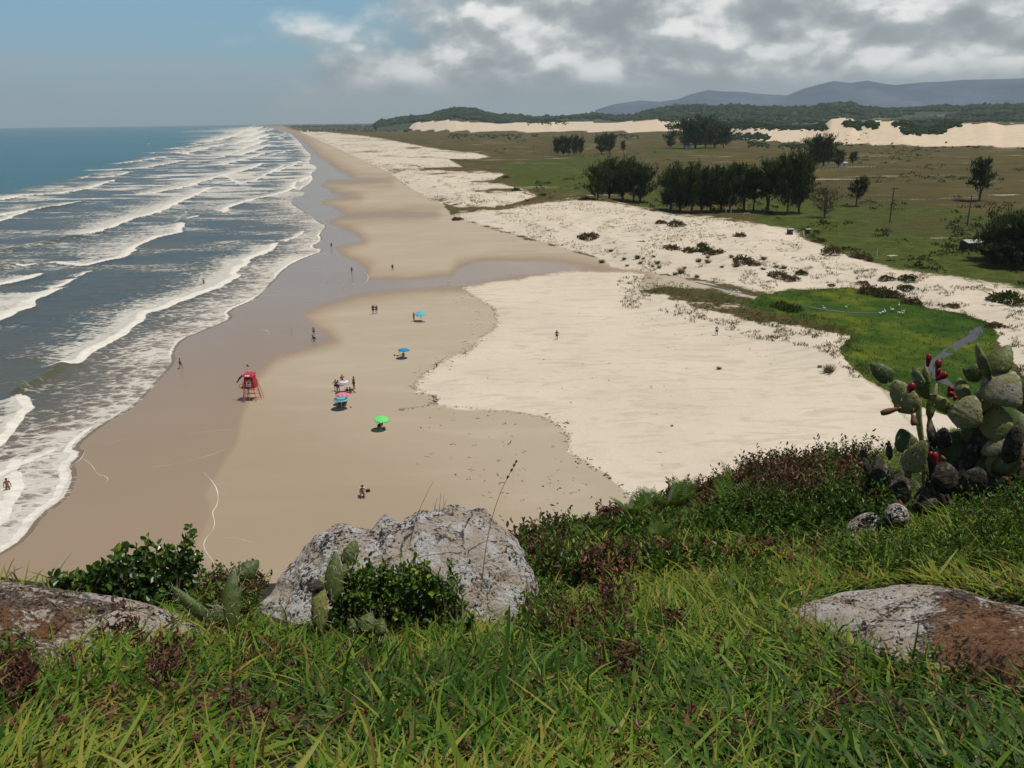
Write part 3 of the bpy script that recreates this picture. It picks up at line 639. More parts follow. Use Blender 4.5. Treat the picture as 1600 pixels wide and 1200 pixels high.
# low scrub and tussocks strewn over the fields
mb = MB()
def leafballs(mb, Pw, R, nl, ls, tint, up_=.5, flat_=.7):
    n = len(Pw); d = rdir(n*nl, up_); d[:, 2] = np.abs(d[:, 2]); rr_ = RS.uniform(.45, 1.0, n*nl)**.6
    Pp = np.repeat(Pw, nl, 0)+d*np.array([1, 1, flat_])*(rr_*np.repeat(R, nl))[:, None]
    Ls = np.repeat(R, nl)*ls*RS.uniform(.6, 1.4, n*nl)
    leaves(mb, Pp, unit(d+RS.normal(0, .6, (n*nl, 3))), rdir(n*nl, 1), Ls, Ls*.5, np.clip(np.repeat(tint, nl)+RS.normal(0, .14, n*nl), 0, 1))
px, py = scat((760, 1600), (212, 470), 5200); py = 212+(py-212)**1.0
kk = (fbm(px/60, py/14, seed=12, oct=4) > .56); px, py = px[kk], py[kk]
Pw = pick(px, py); UX, UY = proj(Pw)
kk = (polysdf(UX, UY, NDUNE) < -3) & (polysdf(UX, UY, D2) < -2) & (polysdf(UX, UY, D3) < -2) & (polysdf(UX, UY, MARSH) < 0) & (polysdf(UX, UY, DRY) < 0) & (polysdf(UX, UY, BEACH) < -2) & (np.hypot(Pw[:, 0], Pw[:, 1]) < 2000)
Pw = Pw[kk]; leafballs(mb, Pw, RS.uniform(.35, 1.25, len(Pw))*(1+np.hypot(Pw[:, 0], Pw[:, 1])/900), 16, .55, RS.uniform(.0, .65, len(Pw)), flat_=.45)
m_scrub = foliage('scrub_leaves', [(0, (.010, .018, .006)), (.35, (.028, .042, .012)), (.65, (.070, .075, .024)), (1, (.12, .085, .035))], .8, .1, .2)
tag(mb.build('field_scrub', m_scrub), kind='stuff', label='low dark scrub strewn across the flat fields', cat='scrub')
# marsh reeds & grass edge
mb = MB()
px, py = scat((1100, 1600), (440, 640), 9000); dm = polysdf(px, py, MARSH); kk = (dm > 0) & (RS.rand(9000) < np.where(dm < 9, 1.0, .25)) | (polysdf(px, py, VRIDGE) > 0) & (RS.rand(9000) < .5)
Pw = pick(px[kk], py[kk]); n = len(Pw); Pw = np.repeat(Pw, 7, 0)+RS.normal(0, .35, (n*7, 3))*np.array([1, 1, 0])
inm = np.repeat(polysdf(px[kk], py[kk], MARSH) > 0, 7)
UX, UY = proj(Pw); k9 = np.ones(len(Pw), bool)
for pl_, w9 in (([(1085, 441), (1120, 448), (1150, 456), (1180, 463)], 9), ([(1252, 476), (1275, 482), (1310, 487), (1350, 489.5), (1392, 488)], 4), ([(1532, 510), (1518, 524), (1495, 541), (1465, 558), (1450, 572), (1462, 585), (1490, 605)], 4)): k9 &= segdist(UX, UY, pl_)[0] > w9
Pw = Pw[k9]; inm = inm[k9]
D = unit(rdir(len(Pw), 0)*.5+np.array([0, 0, 1.])); L = RS.uniform(.15, .5, len(Pw))
blades(mb, Pw, D, L, L*.16, rdir(len(Pw))*.12, np.where(inm, RS.uniform(0, .55, len(Pw)), RS.uniform(.5, 1, len(Pw))), segs=3)
m_reed = foliage('reed_leaves', [(0, (.014, .034, .007)), (.35, (.034, .070, .013)), (.55, (.080, .100, .022)), (.75, (.105, .090, .038)), (1, (.13, .10, .055))], .6, .2, .2)
tag(mb.build('marsh_grass', m_reed), kind='stuff', label='green marsh grass and reeds round the little stream', cat='marsh grass')
# wispy grass over the sand dunes
mb = MB()
px, py = scat((700, 1600), (312, 600), 34000); c1 = fbm(px/26, py/9, seed=77, oct=4); sd1 = polysdf(px, py, NDUNE)
kk = (sd1 > 0) & (c1 > .555) | (segdist(px, py+0.0, RLIP)[0] < 26) & (px < 1360) & (c1 > .50) & (RS.rand(34000) < .9)
px, py = px[kk], py[kk]; Pw = pick(px, py); n = len(Pw); Pw = np.repeat(Pw, 5, 0)+RS.normal(0, .22, (n*5, 3))*np.array([1, 1, 0])
D = unit(rdir(len(Pw), 0)*.8+np.array([0, 0, 1.])); L = RS.uniform(.2, .60, len(Pw)); blades(mb, Pw, D, L, L*.2, rdir(len(Pw))*.08, RS.uniform(.5, 1, len(Pw)))
px, py = scat((470, 830), (204, 322), 9000); kk = ((polysdf(px, py, D2) > -2) | (polysdf(px, py, D3) > -2)) & (fbm(px/14, py/4, seed=78, oct=4) > .57); Pw = pick(px[kk], py[kk]); n = len(Pw); Pw = np.repeat(Pw, 4, 0)+RS.normal(0, .8, (n*4, 3))*np.array([1, 1, 0])
D = unit(rdir(len(Pw), 0)*.9+np.array([0, 0, 1.])); L = RS.uniform(.3, 1.0, len(Pw)); blades(mb, Pw, D, L, L*.25, rdir(len(Pw))*.1, RS.uniform(.4, .9, len(Pw)))
tag(mb.build('dune_grass', m_reed), kind='stuff', label='wispy dry grass creeping over the pale dunes', cat='dune grass')
# wrack line: dark bits of seaweed and twigs
mb = MB()
for pl, n, sp in (([(720, 450), (742, 463), (776, 484), (777, 510), (752, 527), (738, 546), (692, 563), (676, 575), (648, 598), (650, 613), (682, 620), (680, 630)], 430, 4), ([(624, 640), (660, 636), (680, 628)], 40, 2), ([(690, 634), (760, 640), (830, 648), (890, 662)], 60, 2), ([(850, 651), (892, 680), (886, 706), (950, 742), (985, 778)], 110, 5),
        ([(640, 600), (700, 560), (740, 530), (770, 480), (700, 455)], 120, 16), ([(650, 660), (820, 690), (900, 760), (860, 800), (740, 750)], 110, 45), ([(800, 540), (900, 600), (1100, 560), (1000, 700)], 40, 70), ([(1000, 500), (1100, 520), (1200, 560)], 60, 20)):
    W = np.array(smoothpl(pl, 2)); t = RS.uniform(0, len(W)-1.001, n); i = t.astype(int); f_ = (t-i)[:, None]; c = W[i]*(1-f_)+W[i+1]*f_+RS.normal(0, sp*.55, (n, 2))
    Pw = pick(c[:, 0], c[:, 1]); Pw[:, 2] += .02; L = RS.uniform(.07, .32, n)*np.where(RS.rand(n) < .15, 1.6, 1)
    for _ in range(3):
        A = rdir(n); A[:, 2] *= .12; A[:, 0] += .5; leaves(mb, Pw+RS.normal(0, .1, (n, 3))*np.array([1, 1, .1]), unit(A), np.tile([0, 0, 1.], (n, 1))+RS.normal(0, .3, (n, 3)), L, L*.28, RS.uniform(.0, .7, n))
m_wrack = foliage('dry_seaweed', [(0, (.02, .016, .01)), (1, (.11, .08, .045))], .9, 0, .1)
tag(mb.build('seaweed_wrack', m_wrack), kind='stuff', label='dark seaweed and twigs along the high tide line', cat='seaweed')

# ------------------------------------------------------------------ trees of the plain
m_bark = plain('bark', (.11, .085, .06), .9, .3, 4)
m_cas = foliage('casuarina_needles', [(0, (.008, .018, .006)), (.4, (.024, .046, .015)), (.75, (.055, .086, .026)), (1, (.09, .12, .04))], .7, .12, .15)
m_red = foliage('rusty_twigs', [(0, (.05, .035, .02)), (1, (.13, .09, .05))], .8, .1, .15)
def make_tree(h, w_, n=1500, mat_=None, stems=3, low=.12, seed=0, name='casuarina_tree'):
    rs = np.random.RandomState(seed); t = empty(name, (0, 0, 0)); mbt = MB(); tips = []
    for s_ in range(stems):
        a = rs.uniform(0, 6.28); lean = rs.uniform(.02, .12)*h*(stems > 1); b0 = np.array([math.cos(a)*.1*h*.1, math.sin(a)*.1*h*.1, 0])
        pts = [b0+np.array([math.cos(a)*lean*q_, math.sin(a)*lean*q_, h*.93*q_])+np.append(rs.normal(0, .012*h, 2)*q_, 0) for q_ in np.linspace(0, 1, 7)]
        V, F = tube(pts, np.linspace(.020*h, .003*h, 7), 6); mbt.add(V, F)
        for j in range(13):
            q_ = rs.uniform(low, .95); p0 = b0+np.array([math.cos(a)*lean*q_, math.sin(a)*lean*q_, h*.93*q_]); an = rs.uniform(0, 6.28)
            prof = math.sin(min(1, (q_-low*.6)/(1-low*.6))**.75*math.pi)**.6
            l = w_*.5*(.35+.75*prof)*rs.uniform(.6, 1.15); p1 = p0+np.array([math.cos(an)*l, math.sin(an)*l, l*rs.uniform(.25, .95)])
            V, F = tube([p0, (p0+p1)/2+np.array([0, 0, .03*l]), p1], [.006*h, .004*h, .002*h], 4); mbt.add(V, F); tips.append((p0, p1))
    mbt.build('trunk', m_bark, t)
    mbf = MB(); k_ = rs.randint(0, len(tips), n); u_ = rs.uniform(.25, 1.12, n)[:, None]; p0 = np.array([tips[i][0] for i in k_]); p1 = np.array([tips[i][1] for i in k_])
    cl = rs.normal(0, 1, (len(tips), 3))
    Pb = p0+(p1-p0)*u_+rs.normal(0, .035*h, (n, 3)); Pb[:, 2] = np.maximum(Pb[:, 2], .04*h)
    dd = unit((p1-p0)*.5+rs.normal(0, .5, (n, 3))*np.linalg.norm(p1-p0, axis=1, keepdims=True)+np.array([0, 0, 1.0])*np.linalg.norm(p1-p0, axis=1, keepdims=True)*.6)
    tn = np.clip(.42+.22*cl[k_, 0]*.6+.2*rs.normal(0, 1, n), 0, 1); L = rs.uniform(.05, .12, n)*h
    blades(mbf, Pb, dd, L, L*.27, rs.normal(0, .02, (n, 3))*h, tn)
    mbf.build('crown', mat_ or m_cas, t)
    return t
def settle(t, px, py, hpx, h0, label, cat, group, rz=None, sx_=1.0):
    p = pick(np.array([px], float), np.array([py], float))[0]; dist = np.linalg.norm(p-np.array([0, 0, CH])); s = hpx*dist/FL*1.02/h0
    t.location = p-np.array([0, 0, .02*s*h0*.2]); t.scale = (s*sx_, s*sx_, s); t.rotation_euler = (0, 0, rz if rz is not None else random.uniform(0, 6.28)); tag(t, label, cat, group); return t
protos = [make_tree(10, 8.5, 2600, seed=i, stems=3+i % 3) for i in range(4)]+[make_tree(10, 5.4, 1700, seed=9, stems=2, low=.25)]
used = [False]*5
def tree(kind, *a, **kw):
    if not used[kind]: used[kind] = True; t = protos[kind]
    else: t = copy_tree(protos[kind])
    return settle(t, *a, **kw)
GT = 'dark casuarina trees on the plain'
# (kind, px, base row, height in px, width factor, label)
TREES = [(0, 934, 313, 46, 1.0, 'dark casuarina at the left end of the clump behind the sand ridge'), (1, 952, 312, 52, 1.0, 'dark casuarina second from the left in the clump behind the sand ridge'), (2, 973, 313, 55, 1.0, 'tallest dark casuarina in the middle of the clump behind the sand ridge'), (3, 990, 315, 50, .9, 'dark casuarina just right of the middle of the clump behind the sand ridge'), (0, 1000, 316, 48, .95, 'dark casuarina at the right end of the clump behind the sand ridge'),
 (1, 1048, 328, 54, .9, 'casuarina at the left end of the long grove by the goal posts'), (2, 1062, 331, 62, .9, 'second casuarina from the left in the long grove'), (3, 1080, 333, 60, .9, 'third casuarina from the left in the long grove'), (0, 1096, 332, 58, .9, 'fourth casuarina from the left in the long grove'), (1, 1110, 331, 57, .9, 'casuarina in the middle right of the long grove'), (2, 1126, 331, 57, .9, 'casuarina next to the right end of the long grove'), (3, 1140, 332, 56, .8, 'casuarina closing the right end of the long grove'),
 (4, 1163, 330, 64, 1.3, 'tall open casuarina with bare trunk just right of the long grove'), (4, 1176, 330, 60, 1.2, 'middle one of three open crowned casuarinas'), (4, 1199, 331, 68, 1.25, 'open crowned casuarina beside the biggest dense tree'), (0, 1230, 334, 76, .62, 'left half of the biggest dense casuarina pair near the dune edge'), (2, 1248, 333, 76, .62, 'right half of the biggest dense casuarina pair near the dune edge'),
 (4, 1337, 322, 38, 1.1, 'small lone casuarina left of the utility pole'), (4, 1530, 314, 52, 1.1, 'lone round crowned casuarina behind the right utility pole'), (0, 1271, 261, 38, 1.05, 'left tree of the dark clump in mid plain with white fence posts below'), (2, 1286, 261, 39, .95, 'right tree of the dark clump in mid plain with white fence posts below'), (1, 1310, 261, 21, .9, 'small dark tree right of the mid plain clump'), (4, 1331, 260, 19, .9, 'small thin tree at the right end of the mid plain group'),
 (3, 871, 244, 25, .6, 'far dark tree at the left end of the square clump on the far plain'), (1, 880, 244, 26, .6, 'far dark tree second from left in the square clump on the far plain'), (0, 889, 244, 25, .6, 'far dark tree in the middle of the square clump on the far plain'), (2, 898, 243, 26, .6, 'far dark tree second from right in the square clump on the far plain'), (3, 906, 243, 24, .6, 'far dark tree at the right end of the square clump on the far plain'), (1, 940, 241, 24, .9, 'far tree left in the pair by the pale sand scrape'), (2, 952, 240, 26, .85, 'far tree right in the pair by the pale sand scrape'), (4, 974, 239, 16, .9, 'small pointed tree above the pale sand scrape'),
 (1, 1048, 231, 20, 1.0, 'far dark tree left of the big rounded thicket'), (0, 1070, 232, 36, 1.2, 'left end tree of the big rounded thicket below the far dunes'), (2, 1086, 232, 36, 1.2, 'second tree of the big rounded thicket below the far dunes'), (3, 1102, 232, 34, 1.2, 'middle tree of the big rounded thicket below the far dunes'), (1, 1117, 231, 31, 1.2, 'fourth tree of the big rounded thicket below the far dunes'), (0, 1130, 231, 27, 1.1, 'right end tree of the big rounded thicket below the far dunes'), (2, 1094, 226, 36, 1.4, 'tree at the back of the big rounded thicket below the far dunes'),
 (1, 1545, 407, 42, 1.1, 'dark bushy tree left in the thicket round the grey roofed hut'), (2, 1562, 404, 55, 1.0, 'tall dark tree behind the grey roofed hut'), (3, 1580, 412, 58, 1.1, 'dark tree right of the grey roofed hut'), (0, 1597, 416, 62, 1.1, 'dark tree at the right edge of the photo by the hut'), (0, 1560, 418, 30, 1.5, 'low broad dark tree in front of the hut thicket'), (1, 1588, 420, 34, 1.4, 'low broad dark tree at the front right of the hut thicket'), (2, 1618, 418, 60, 1.2, 'dark tree cut by the right edge of the photo')]
for kd, px, py, hp, sx_, lab in TREES: tree(kd, px, py, hp, 10.0, lab, 'tree', GT, sx_=sx_)
bt = make_tree(10, 11, 800, m_red, 5, .1, 44, 'sparse_bush'); settle(bt, 1288, 340, 38, 10, 'sparse rusty brown bush right of the biggest dense trees', 'bush', None)
# dune shrubs: mounds of brown or green scrub, each one a thing
m_brn = foliage('brown_scrub', [(0, (.055, .035, .018)), (.5, (.150, .100, .055)), (1, (.27, .20, .11))], .8, .1, .15)
m_grn = foliage('green_scrub', [(0, (.025, .038, .009)), (.5, (.075, .095, .024)), (1, (.15, .16, .05))], .8, .1, .15)
def mound(seed, m_, flat_=.55, nb=260, blade=False):
    rs = np.random.RandomState(seed); mb_ = MB(); d = rs.normal(0, 1, (nb, 3)); d[:, 2] = np.abs(d[:, 2]); d = unit(d); lob = 1+.3*np.sin(3*np.arctan2(d[:, 1], d[:, 0])+seed)
    if blade:
        Pp = np.stack([d[:, 0]*.35, d[:, 1]*.35, d[:, 0]*0], 1)*lob[:, None]; D = unit(d*np.array([.55, .55, 1])+rs.normal(0, .12, (nb, 3))+np.array([0, 0, .5])); L = rs.uniform(.5, 1.15, nb); blades(mb_, Pp, D, L, L*.09, d*np.array([.25, .25, -.05])+np.array([.12, 0, 0]), rs.uniform(0, 1, nb))
    else:
        Pp = d*np.array([1, 1, flat_])*(rs.uniform(.3, 1, nb)**.5*lob)[:, None]; leaves(mb_, Pp, unit(d+rs.normal(0, .5, (nb, 3))), unit(rs.normal(0, 1, (nb, 3))+np.array([0, 0, 1])), .26, .13, np.clip(rs.normal(.45, .25, nb), 0, 1))
    return mb_
mprot = {}
def shrub(name, kind, px, py, wpx, label, cat, group):
    if kind not in mprot:
        mm = {'b': (1, m_brn, .5, 420, False), 'b2': (2, m_brn, .4, 420, False), 'g': (3, m_grn, .5, 520, False), 't': (4, m_brn, .5, 130, True), 'tg': (5, m_grn, .5, 130, True)}[kind]
        o = mound(mm[0], mm[1], mm[2], mm[3], mm[4]).build(name, mm[1]); mprot[kind] = o
    else: o = mprot[kind].copy(); o.name = name; C.objects.link(o)
    p = pick(np.array([px], float), np.array([py], float))[0]; dist = np.linalg.norm(p-np.array([0, 0, CH])); s = wpx*.5*dist/FL
    o.location = p-np.array([0, 0, .03]); o.scale = (s, s*.9, s*random.uniform(.85, 1.1)); o.rotation_euler = (0, 0, random.uniform(0, 6.28)); tag(o, label, cat, group)
    return o
BM = [(1056, 352, 24, 'b', 'rusty scrub mound on the sand below the long grove'), (1032, 349, 18, 'b2', 'thin brown scrub streak left of the rusty mound'), (1157, 371, 20, 'b', 'steep brown scrub mound standing alone on the upper dune'), (920, 373, 34, 'b2', 'long low brown scrub patch on the left part of the near dunes'), (1003, 379, 12, 'b2', 'small brown scrub beside the drifted twig line'), (1048, 390, 26, 'b', 'dark brown scrub left of the two round green bushes'), (1076, 394, 22, 'b', 'brown scrub touching the round green bushes on the left'), (1097, 385, 17, 'g', 'upper small round green bush on the near dune'), (1101, 394, 26, 'g', 'larger round green bush on the near dune'), (1118, 398, 30, 'b2', 'brown scrub trailing right of the round green bushes'),
 (1160, 410, 28, 'b', 'brown scrub in the middle of the near dune slope'), (1178, 415, 22, 'b2', 'brown scrub right of the middle of the near dune slope'), (1215, 432, 28, 'b', 'brown bushy patch above the marsh end'), (1234, 437, 24, 'b2', 'ragged brown bushy patch beside the dark round bush'), (1252, 428, 17, 'g', 'dark round bush on the crest above the marsh'), (1299, 447, 11, 'b', 'small brown mound near the marsh top edge'), (1349, 443, 17, 'b2', 'flat dry shrub on the sand above the marsh'), (1420, 437, 24, 'g', 'flat green mound on the dune crest above the marsh'), (1416, 452, 22, 'g', 'flat green mound just above the marsh edge'), (1385, 436, 22, 'b2', 'dry brown shrub left of the flat green mounds'), (1573, 470, 40, 'g', 'broad green mound on the sand near the right edge'), (1490, 479, 18, 'b2', 'small brown shrub right of the marsh top'), (1360, 458, 34, 'b', 'purple brown reed clump at the top of the marsh'), (1385, 463, 34, 'b', 'purple brown reed clump right of the first one'), (1425, 474, 26, 'b', 'reddish brown reed clump at the marsh corner'), (1556, 511, 24, 'b2', 'brown bush at the right end of the marsh'), (1295, 582, 24, 't', 'lone dark tussock on the white sand by the marsh'), (1281, 574, 9, 't', 'tiny dark tussock beside the lone tussock'), (1124, 577, 11, 'tg', 'lone grass tuft in the middle of the white sand'), (1050, 666, 6, 't', 'tiny dark sprig alone on the lower white sand'),
 (1233, 485, 34, 'g', 'dark leafy bush at the left end of the marsh stream'), (1220, 480, 26, 'g', 'dark leafy bush beside the marsh stream'), (806, 298, 13, 'g', 'round green bush at the tip of the sand spit'), (850, 305, 9, 'g', 'small green bush right of the sand spit'), (714, 344, 17, 'b2', 'brown tuft mound standing at the beach end of the dunes'), (1520, 388, 10, 'g', 'low green bush left of the hut'), (1300, 395, 28, 'b', 'dark heathy patch on the field behind the dune'), (1345, 407, 34, 'b', 'dark heathy patch along the dune top right'), (1280, 378, 20, 'b', 'dark heathy patch where the dune meets the field'), (790, 278, 10, 'g', 'small bush behind the sand spit')]
for px, py, w_, kd, lab in BM: shrub('dune_shrub', kd, px, py, w_, lab, 'shrub', 'shrubs on the near dunes')
for px, py, w_ in [(940, 411, 11), (955, 393, 9), (975, 406, 8), (996, 404, 11), (1000, 412, 8), (1005, 405, 7), (1022, 402, 6), (1027, 412, 10), (1020, 417, 6), (1030, 419, 8), (980, 416, 6), (1065, 427, 15), (1055, 430, 9), (1089, 434, 9), (1091, 409, 11), (1106, 411, 12), (1150, 417, 13), (1193, 422, 9), (1069, 420, 7), (1106, 403, 8), (1213, 418, 8), (1225, 420, 10), (1194, 405, 10), (1143, 402, 9), (1128, 418, 7)]:
    shrub('grass_tussock', random.choice(['t', 'tg']), px, py, w_*1.2, 'small windblown grass tussock on sand beside the stream', 'tussock', 'windblown tussocks beside the stream')

# ------------------------------------------------------------------ poles, posts, huts
m_wood = plain('weathered_wood', (.10, .08, .06), .9, .2, 8); m_white = plain('white_paint', (.72, .71, .68), .6, .06, 5); m_grey = plain('grey_roof', (.42, .43, .44), .7, .15, 2); m_dark = plain('dark_wall', (.06, .055, .05), .9)
def P1(px, py): return pick(np.array([px], float), np.array([py], float))[0]
def pole(px, py, hpx, label, lamp=False):
    p = P1(px, py); d = np.linalg.norm(p-np.array([0, 0, CH])); h = hpx*d/FL; t = empty('utility_pole', p)
    V, F = tube([(0, 0, -.3), (0, 0, h*.5), (.05, 0, h)], [.26, .22, .17], 8); MB().add(V, F).build('pole', m_wood, t)
    V, F = box(0.3, 0, h*.97, 2.8, .22, .22); MB().add(V, F).build('crossarm', m_wood if not lamp else m_grey, t)
    for k_ in (-.9, .35, 1.5):
        V, F = tube([(k_, 0, h*.97+.1), (k_, 0, h*.97+.42)], [.09, .05], 6); MB().add(V, F).build('insulator', m_grey, t)
    tag(t, label, 'utility pole', 'utility poles on the plain')
pole(1390, 348, 48, 'slender wooden utility pole standing left in the field'); pole(1511, 353, 40, 'wooden utility pole with pale head right in the field', True)
for px, py, h_ in ((834, 240, 12), (861, 238, 12), (1027, 266, 10)): pole(px, py, h_, ['far utility pole left of the square tree clump', 'far utility pole beside the square tree clump', 'far thin pole behind the middle field'][(834, 861, 1027).index(px)])
def post(px, py, hpx, lean, label, w_=.14, m_=None):
    p = P1(px, py); d = np.linalg.norm(p-np.array([0, 0, CH])); h = hpx*d/FL; V, F = tube([(0, 0, -.1), (lean*h*.5, 0, h*.55), (lean*h, 0, h)], [w_, w_*.9, w_*.75], 7)
    tag(MB().add(V, F).build('fence_post', m_ or m_white, loc=None), label, 'post', 'pale posts on the plain').location = p
for i, (px, py, h_, ln) in enumerate([(1142, 334, 8, 0), (1134, 333, 8, 0), (1244, 366, 7, .1), (1370, 400, 10, 0), (1355, 348, 3, 0)]):
    post(px, py, h_, ln, ['pale post right of the pair below the grove', 'pale post left of the pair below the grove', 'pale short post at the dune edge below the big trees', 'thin pale post beside the small tent frame', 'very short pale stub in the green field'][i])
post(1257, 370, 9, -.35, 'leaning white plank at the dune edge', .16)
# white posts under the mid plain clump
p0 = P1(1263, 262); fe = empty('paddock_fence', p0); n = 18
for i in range(n):
    px = 1262+i*6.2; p = P1(px, 263.5-(i > 8)*1.0)-p0; V, F = box(p[0], p[1], p[2]+.9, .38, .38, 1.8); MB().add(V, F).build('fence_post', m_white, fe)
a_ = P1(1262, 263.5)-p0; c_ = P1(1262+17*6.2, 262.5)-p0
V, F = tube([a_+np.array([0, 0, 1.2]), c_+np.array([0, 0, 1.2])], .07, 5); MB().add(V, F).build('rail', m_white, fe); tag(fe, 'white post paddock fence under the mid plain tree clump', 'fence')
# goal on the little field
p0 = P1(1166, 342); g = empty('goal_frame', p0)
for nm, a_, b_ in (('goal_post', (-1.1, 0, -.1), (-1.1, 0, 2.2)), ('goal_post', (1.3, 0, -.1), (1.3, 0, 2.2)), ('crossbar', (-1.17, 0, 2.2), (1.37, 0, 2.2))):
    V, F = tube([a_, b_], .07, 6); MB().add(V, F).build(nm, m_white, g)
tag(g, 'small white goal frame on the grass by the long grove', 'goal')
# hut with grey roof in the thicket, roofs and sheds
def hut(px, py, wpx, label, name='hut', hh=2.2, roofm=None, rz=.2, wallm=None):
    p = P1(px, py); d = np.linalg.norm(p-np.array([0, 0, CH])); w_ = wpx*d/FL; t = empty(name, p, rz)
    V, F = box(0, 0, hh/2-.2, w_*.8, w_*.6, hh+.4); MB().add(V, F).build('wall', wallm or m_dark, t)
    V, F = box(0, -w_*.30-.03, hh*.42, w_*.16, .06, hh*.8); MB().add(V, F).build('door', m_wood, t)
    V, F = box(w_*.22, -w_*.30-.03, hh*.55, w_*.14, .06, hh*.3); MB().add(V, F).build('window', m_grey, t)
    Rv = np.array([(-w_*.5, -w_*.42, hh), (w_*.5, -w_*.42, hh), (w_*.5, 0, hh+w_*.12), (-w_*.5, 0, hh+w_*.12), (-w_*.5, w_*.42, hh), (w_*.5, w_*.42, hh)]); Rv2 = Rv+np.array([0, 0, .12])
    Vv = np.vstack([Rv, Rv2]); F = np.array([(0, 1, 2, 3), (3, 2, 5, 4), (6, 9, 8, 7), (9, 10, 11, 8), (0, 6, 7, 1), (4, 5, 11, 10), (0, 3, 9, 6), (3, 4, 10, 9), (1, 7, 8, 2), (2, 8, 11, 5)])
    MB().add(Vv, F).build('roof', roofm or m_grey, t); tag(t, label, 'hut', None); return t
hut(1515, 390, 26, 'low hut with a flat grey roof beside the dark thicket'); hut(1581, 379, 14, 'hut with a pale roof half hidden in the dark thicket')
hut(1316, 261, 12, 'far white walled shed at the foot of the mid plain trees', hh=3, wallm=m_white); hut(1074, 232, 9, 'far white shed under the big rounded thicket', hh=3, wallm=m_white); hut(1234, 366, 9, 'small grey roofed shed below the biggest trees', hh=1.6); hut(1262, 365, 7, 'tiny grey shelter behind the dune edge', hh=1.4)
TH = ['far white house at the left of the coastal village', 'far white house with pale roof in the coastal village, second from left', 'far small house in the middle of the coastal village', 'far white house right of the middle of the coastal village', 'far pale house near the right end of the coastal village', 'far white house at the right end of the coastal village', 'far white house by the dune tops left of the grove', 'far pale house on the green slope at the right edge', 'far second pale house on the green slope at the right edge']
for (px, py, w_), lb in zip([(506, 194.5, 5), (520, 196, 3.5), (541, 194.5, 4.5), (552, 195.5, 3), (566, 197, 3), (580, 194, 3.5), (833, 191, 4), (1573, 190, 9), (1579, 196, 6)], TH): hut(px, py, w_, lb, 'house', 4.5, m_grey, .3, m_white)
# little folding frame tent by the dune edge
p0 = P1(1392, 407); t = empty('shelter_frame', p0, .3)
V, F = box(.2, 0, 1.3, 2.6, 1.6, .08); MB().add(V, F).build('canopy', m_grey, t)
for a_, b_ in (((-1.0, 0, 1.3), (-1.5, .2, 0)), ((-1.0, 0, 1.3), (-.3, -.2, 0)), ((1.2, 0, 1.3), (1.2, 0, 0))): V, F = tube([a_, b_], .05, 5); MB().add(V, F).build('leg', m_wood, t)
tag(t, 'small grey topped shelter on crossed legs behind the dune edge', 'shelter')
# egrets in the marsh and gulls on the wet sand
def bird_mesh(name, m_w, m_l):
    mbb = MB(); V, F = ico(2); s = V*np.array([.30, .13, .14]); s[:, 2] += .55-.25*s[:, 0]*.6; s[:, 0] -= np.where(V[:, 0] < -.4, .12, 0); mbb.add(s, F)
    V, F = tube([(.22, 0, .60), (.32, 0, .78), (.26, 0, .92), (.34, 0, 1.02), (.44, 0, 1.0)], [.07, .045, .04, .055, .02], 8); mbb.add(V, F)
    t = empty(name, (0, 0, 0)); mbb.build('body', m_w, t, smooth=True)
    V, F = tube([(.43, 0, 1.0), (.58, 0, .97)], [.02, .004], 5); MB().add(V, F).build('beak', m_l, t)
    for y in (-.05, .05): V, F = tube([(0, y, .48), (.02, y, .22), (0, y, 0)], .012, 5); MB().add(V, F).build('leg', m_l, t)
    return t
m_fth = plain('white_feathers', (.82, .82, .80), .8, .03); m_beak = plain('beak_and_legs', (.10, .08, .03), .6)
bp = bird_mesh('egret', m_fth, m_beak); first = True
for i, (px, py) in enumerate([(1375, 494), (1379, 492), (1382, 491), (1405, 493), (1410, 494), (1412, 491), (1393, 488), (1404, 481), (1322, 484), (1287, 486), (1141, 459), (1147, 460), (1152, 460), (1155, 461), (1173, 457), (1181, 460), (508, 399), (498, 420), (553, 447), (537, 450), (512, 441)]):
    t = bp if first else copy_tree(bp); first = False; t.location = P1(px, py); t.rotation_euler = (0, 0, random.uniform(0, 6.28)); t.scale = (1.1,)*3 if i < 16 else (.7,)*3
    if i >= 16: t.name = 'gull'
    tag(t, 'white egret standing in the marsh by the stream' if i < 16 else 'small white gull standing on the wet sand', 'bird', 'white egrets in the marsh' if i < 16 else 'gulls on the wet sand')
#@@FORE
# ------------------------------------------------------------------ people, parasols, lifeguard tower
m_skin = plain('skin', (.26, .135, .085), .6, .05, 20); m_skind = plain('tanned_skin', (.13, .065, .04), .6, .05, 20); m_hair = plain('dark_hair', (.015, .010, .008), .6, .2, 30)
CLOTH = {}
def cloth(c):
    if c not in CLOTH: CLOTH[c] = plain('fabric', c, .85, .05, 8)
    return CLOTH[c]
def remeshed(name, parts, vox, material, parent):
    """union of tapered tubes and ellipsoids fused by a voxel remesh into one continuous skin"""
    mb_ = MB()
    for p_ in parts:
        if p_[0] == 't': V, F = tube(p_[1], p_[2], 10)
        else:
            V, F = ico(3); V = V*np.array(p_[2])+np.array(p_[1])
        mb_.add(V, F)
    o = mb_.build(name+'_raw', material); md = o.modifiers.new('r', 'REMESH'); md.mode = 'VOXEL'; md.voxel_size = vox
    sm = o.modifiers.new('s', 'SMOOTH'); sm.factor = .5; sm.iterations = 3
    bpy.context.view_layer.update(); dg = bpy.context.evaluated_depsgraph_get(); me = bpy.data.meshes.new_from_object(o.evaluated_get(dg)); me.name = name
    me.polygons.foreach_set('use_smooth', np.ones(len(me.polygons), bool)); bpy.data.objects.remove(o)
    q_ = bpy.data.objects.new(name, me); C.objects.link(q_); q_.parent = parent; return q_
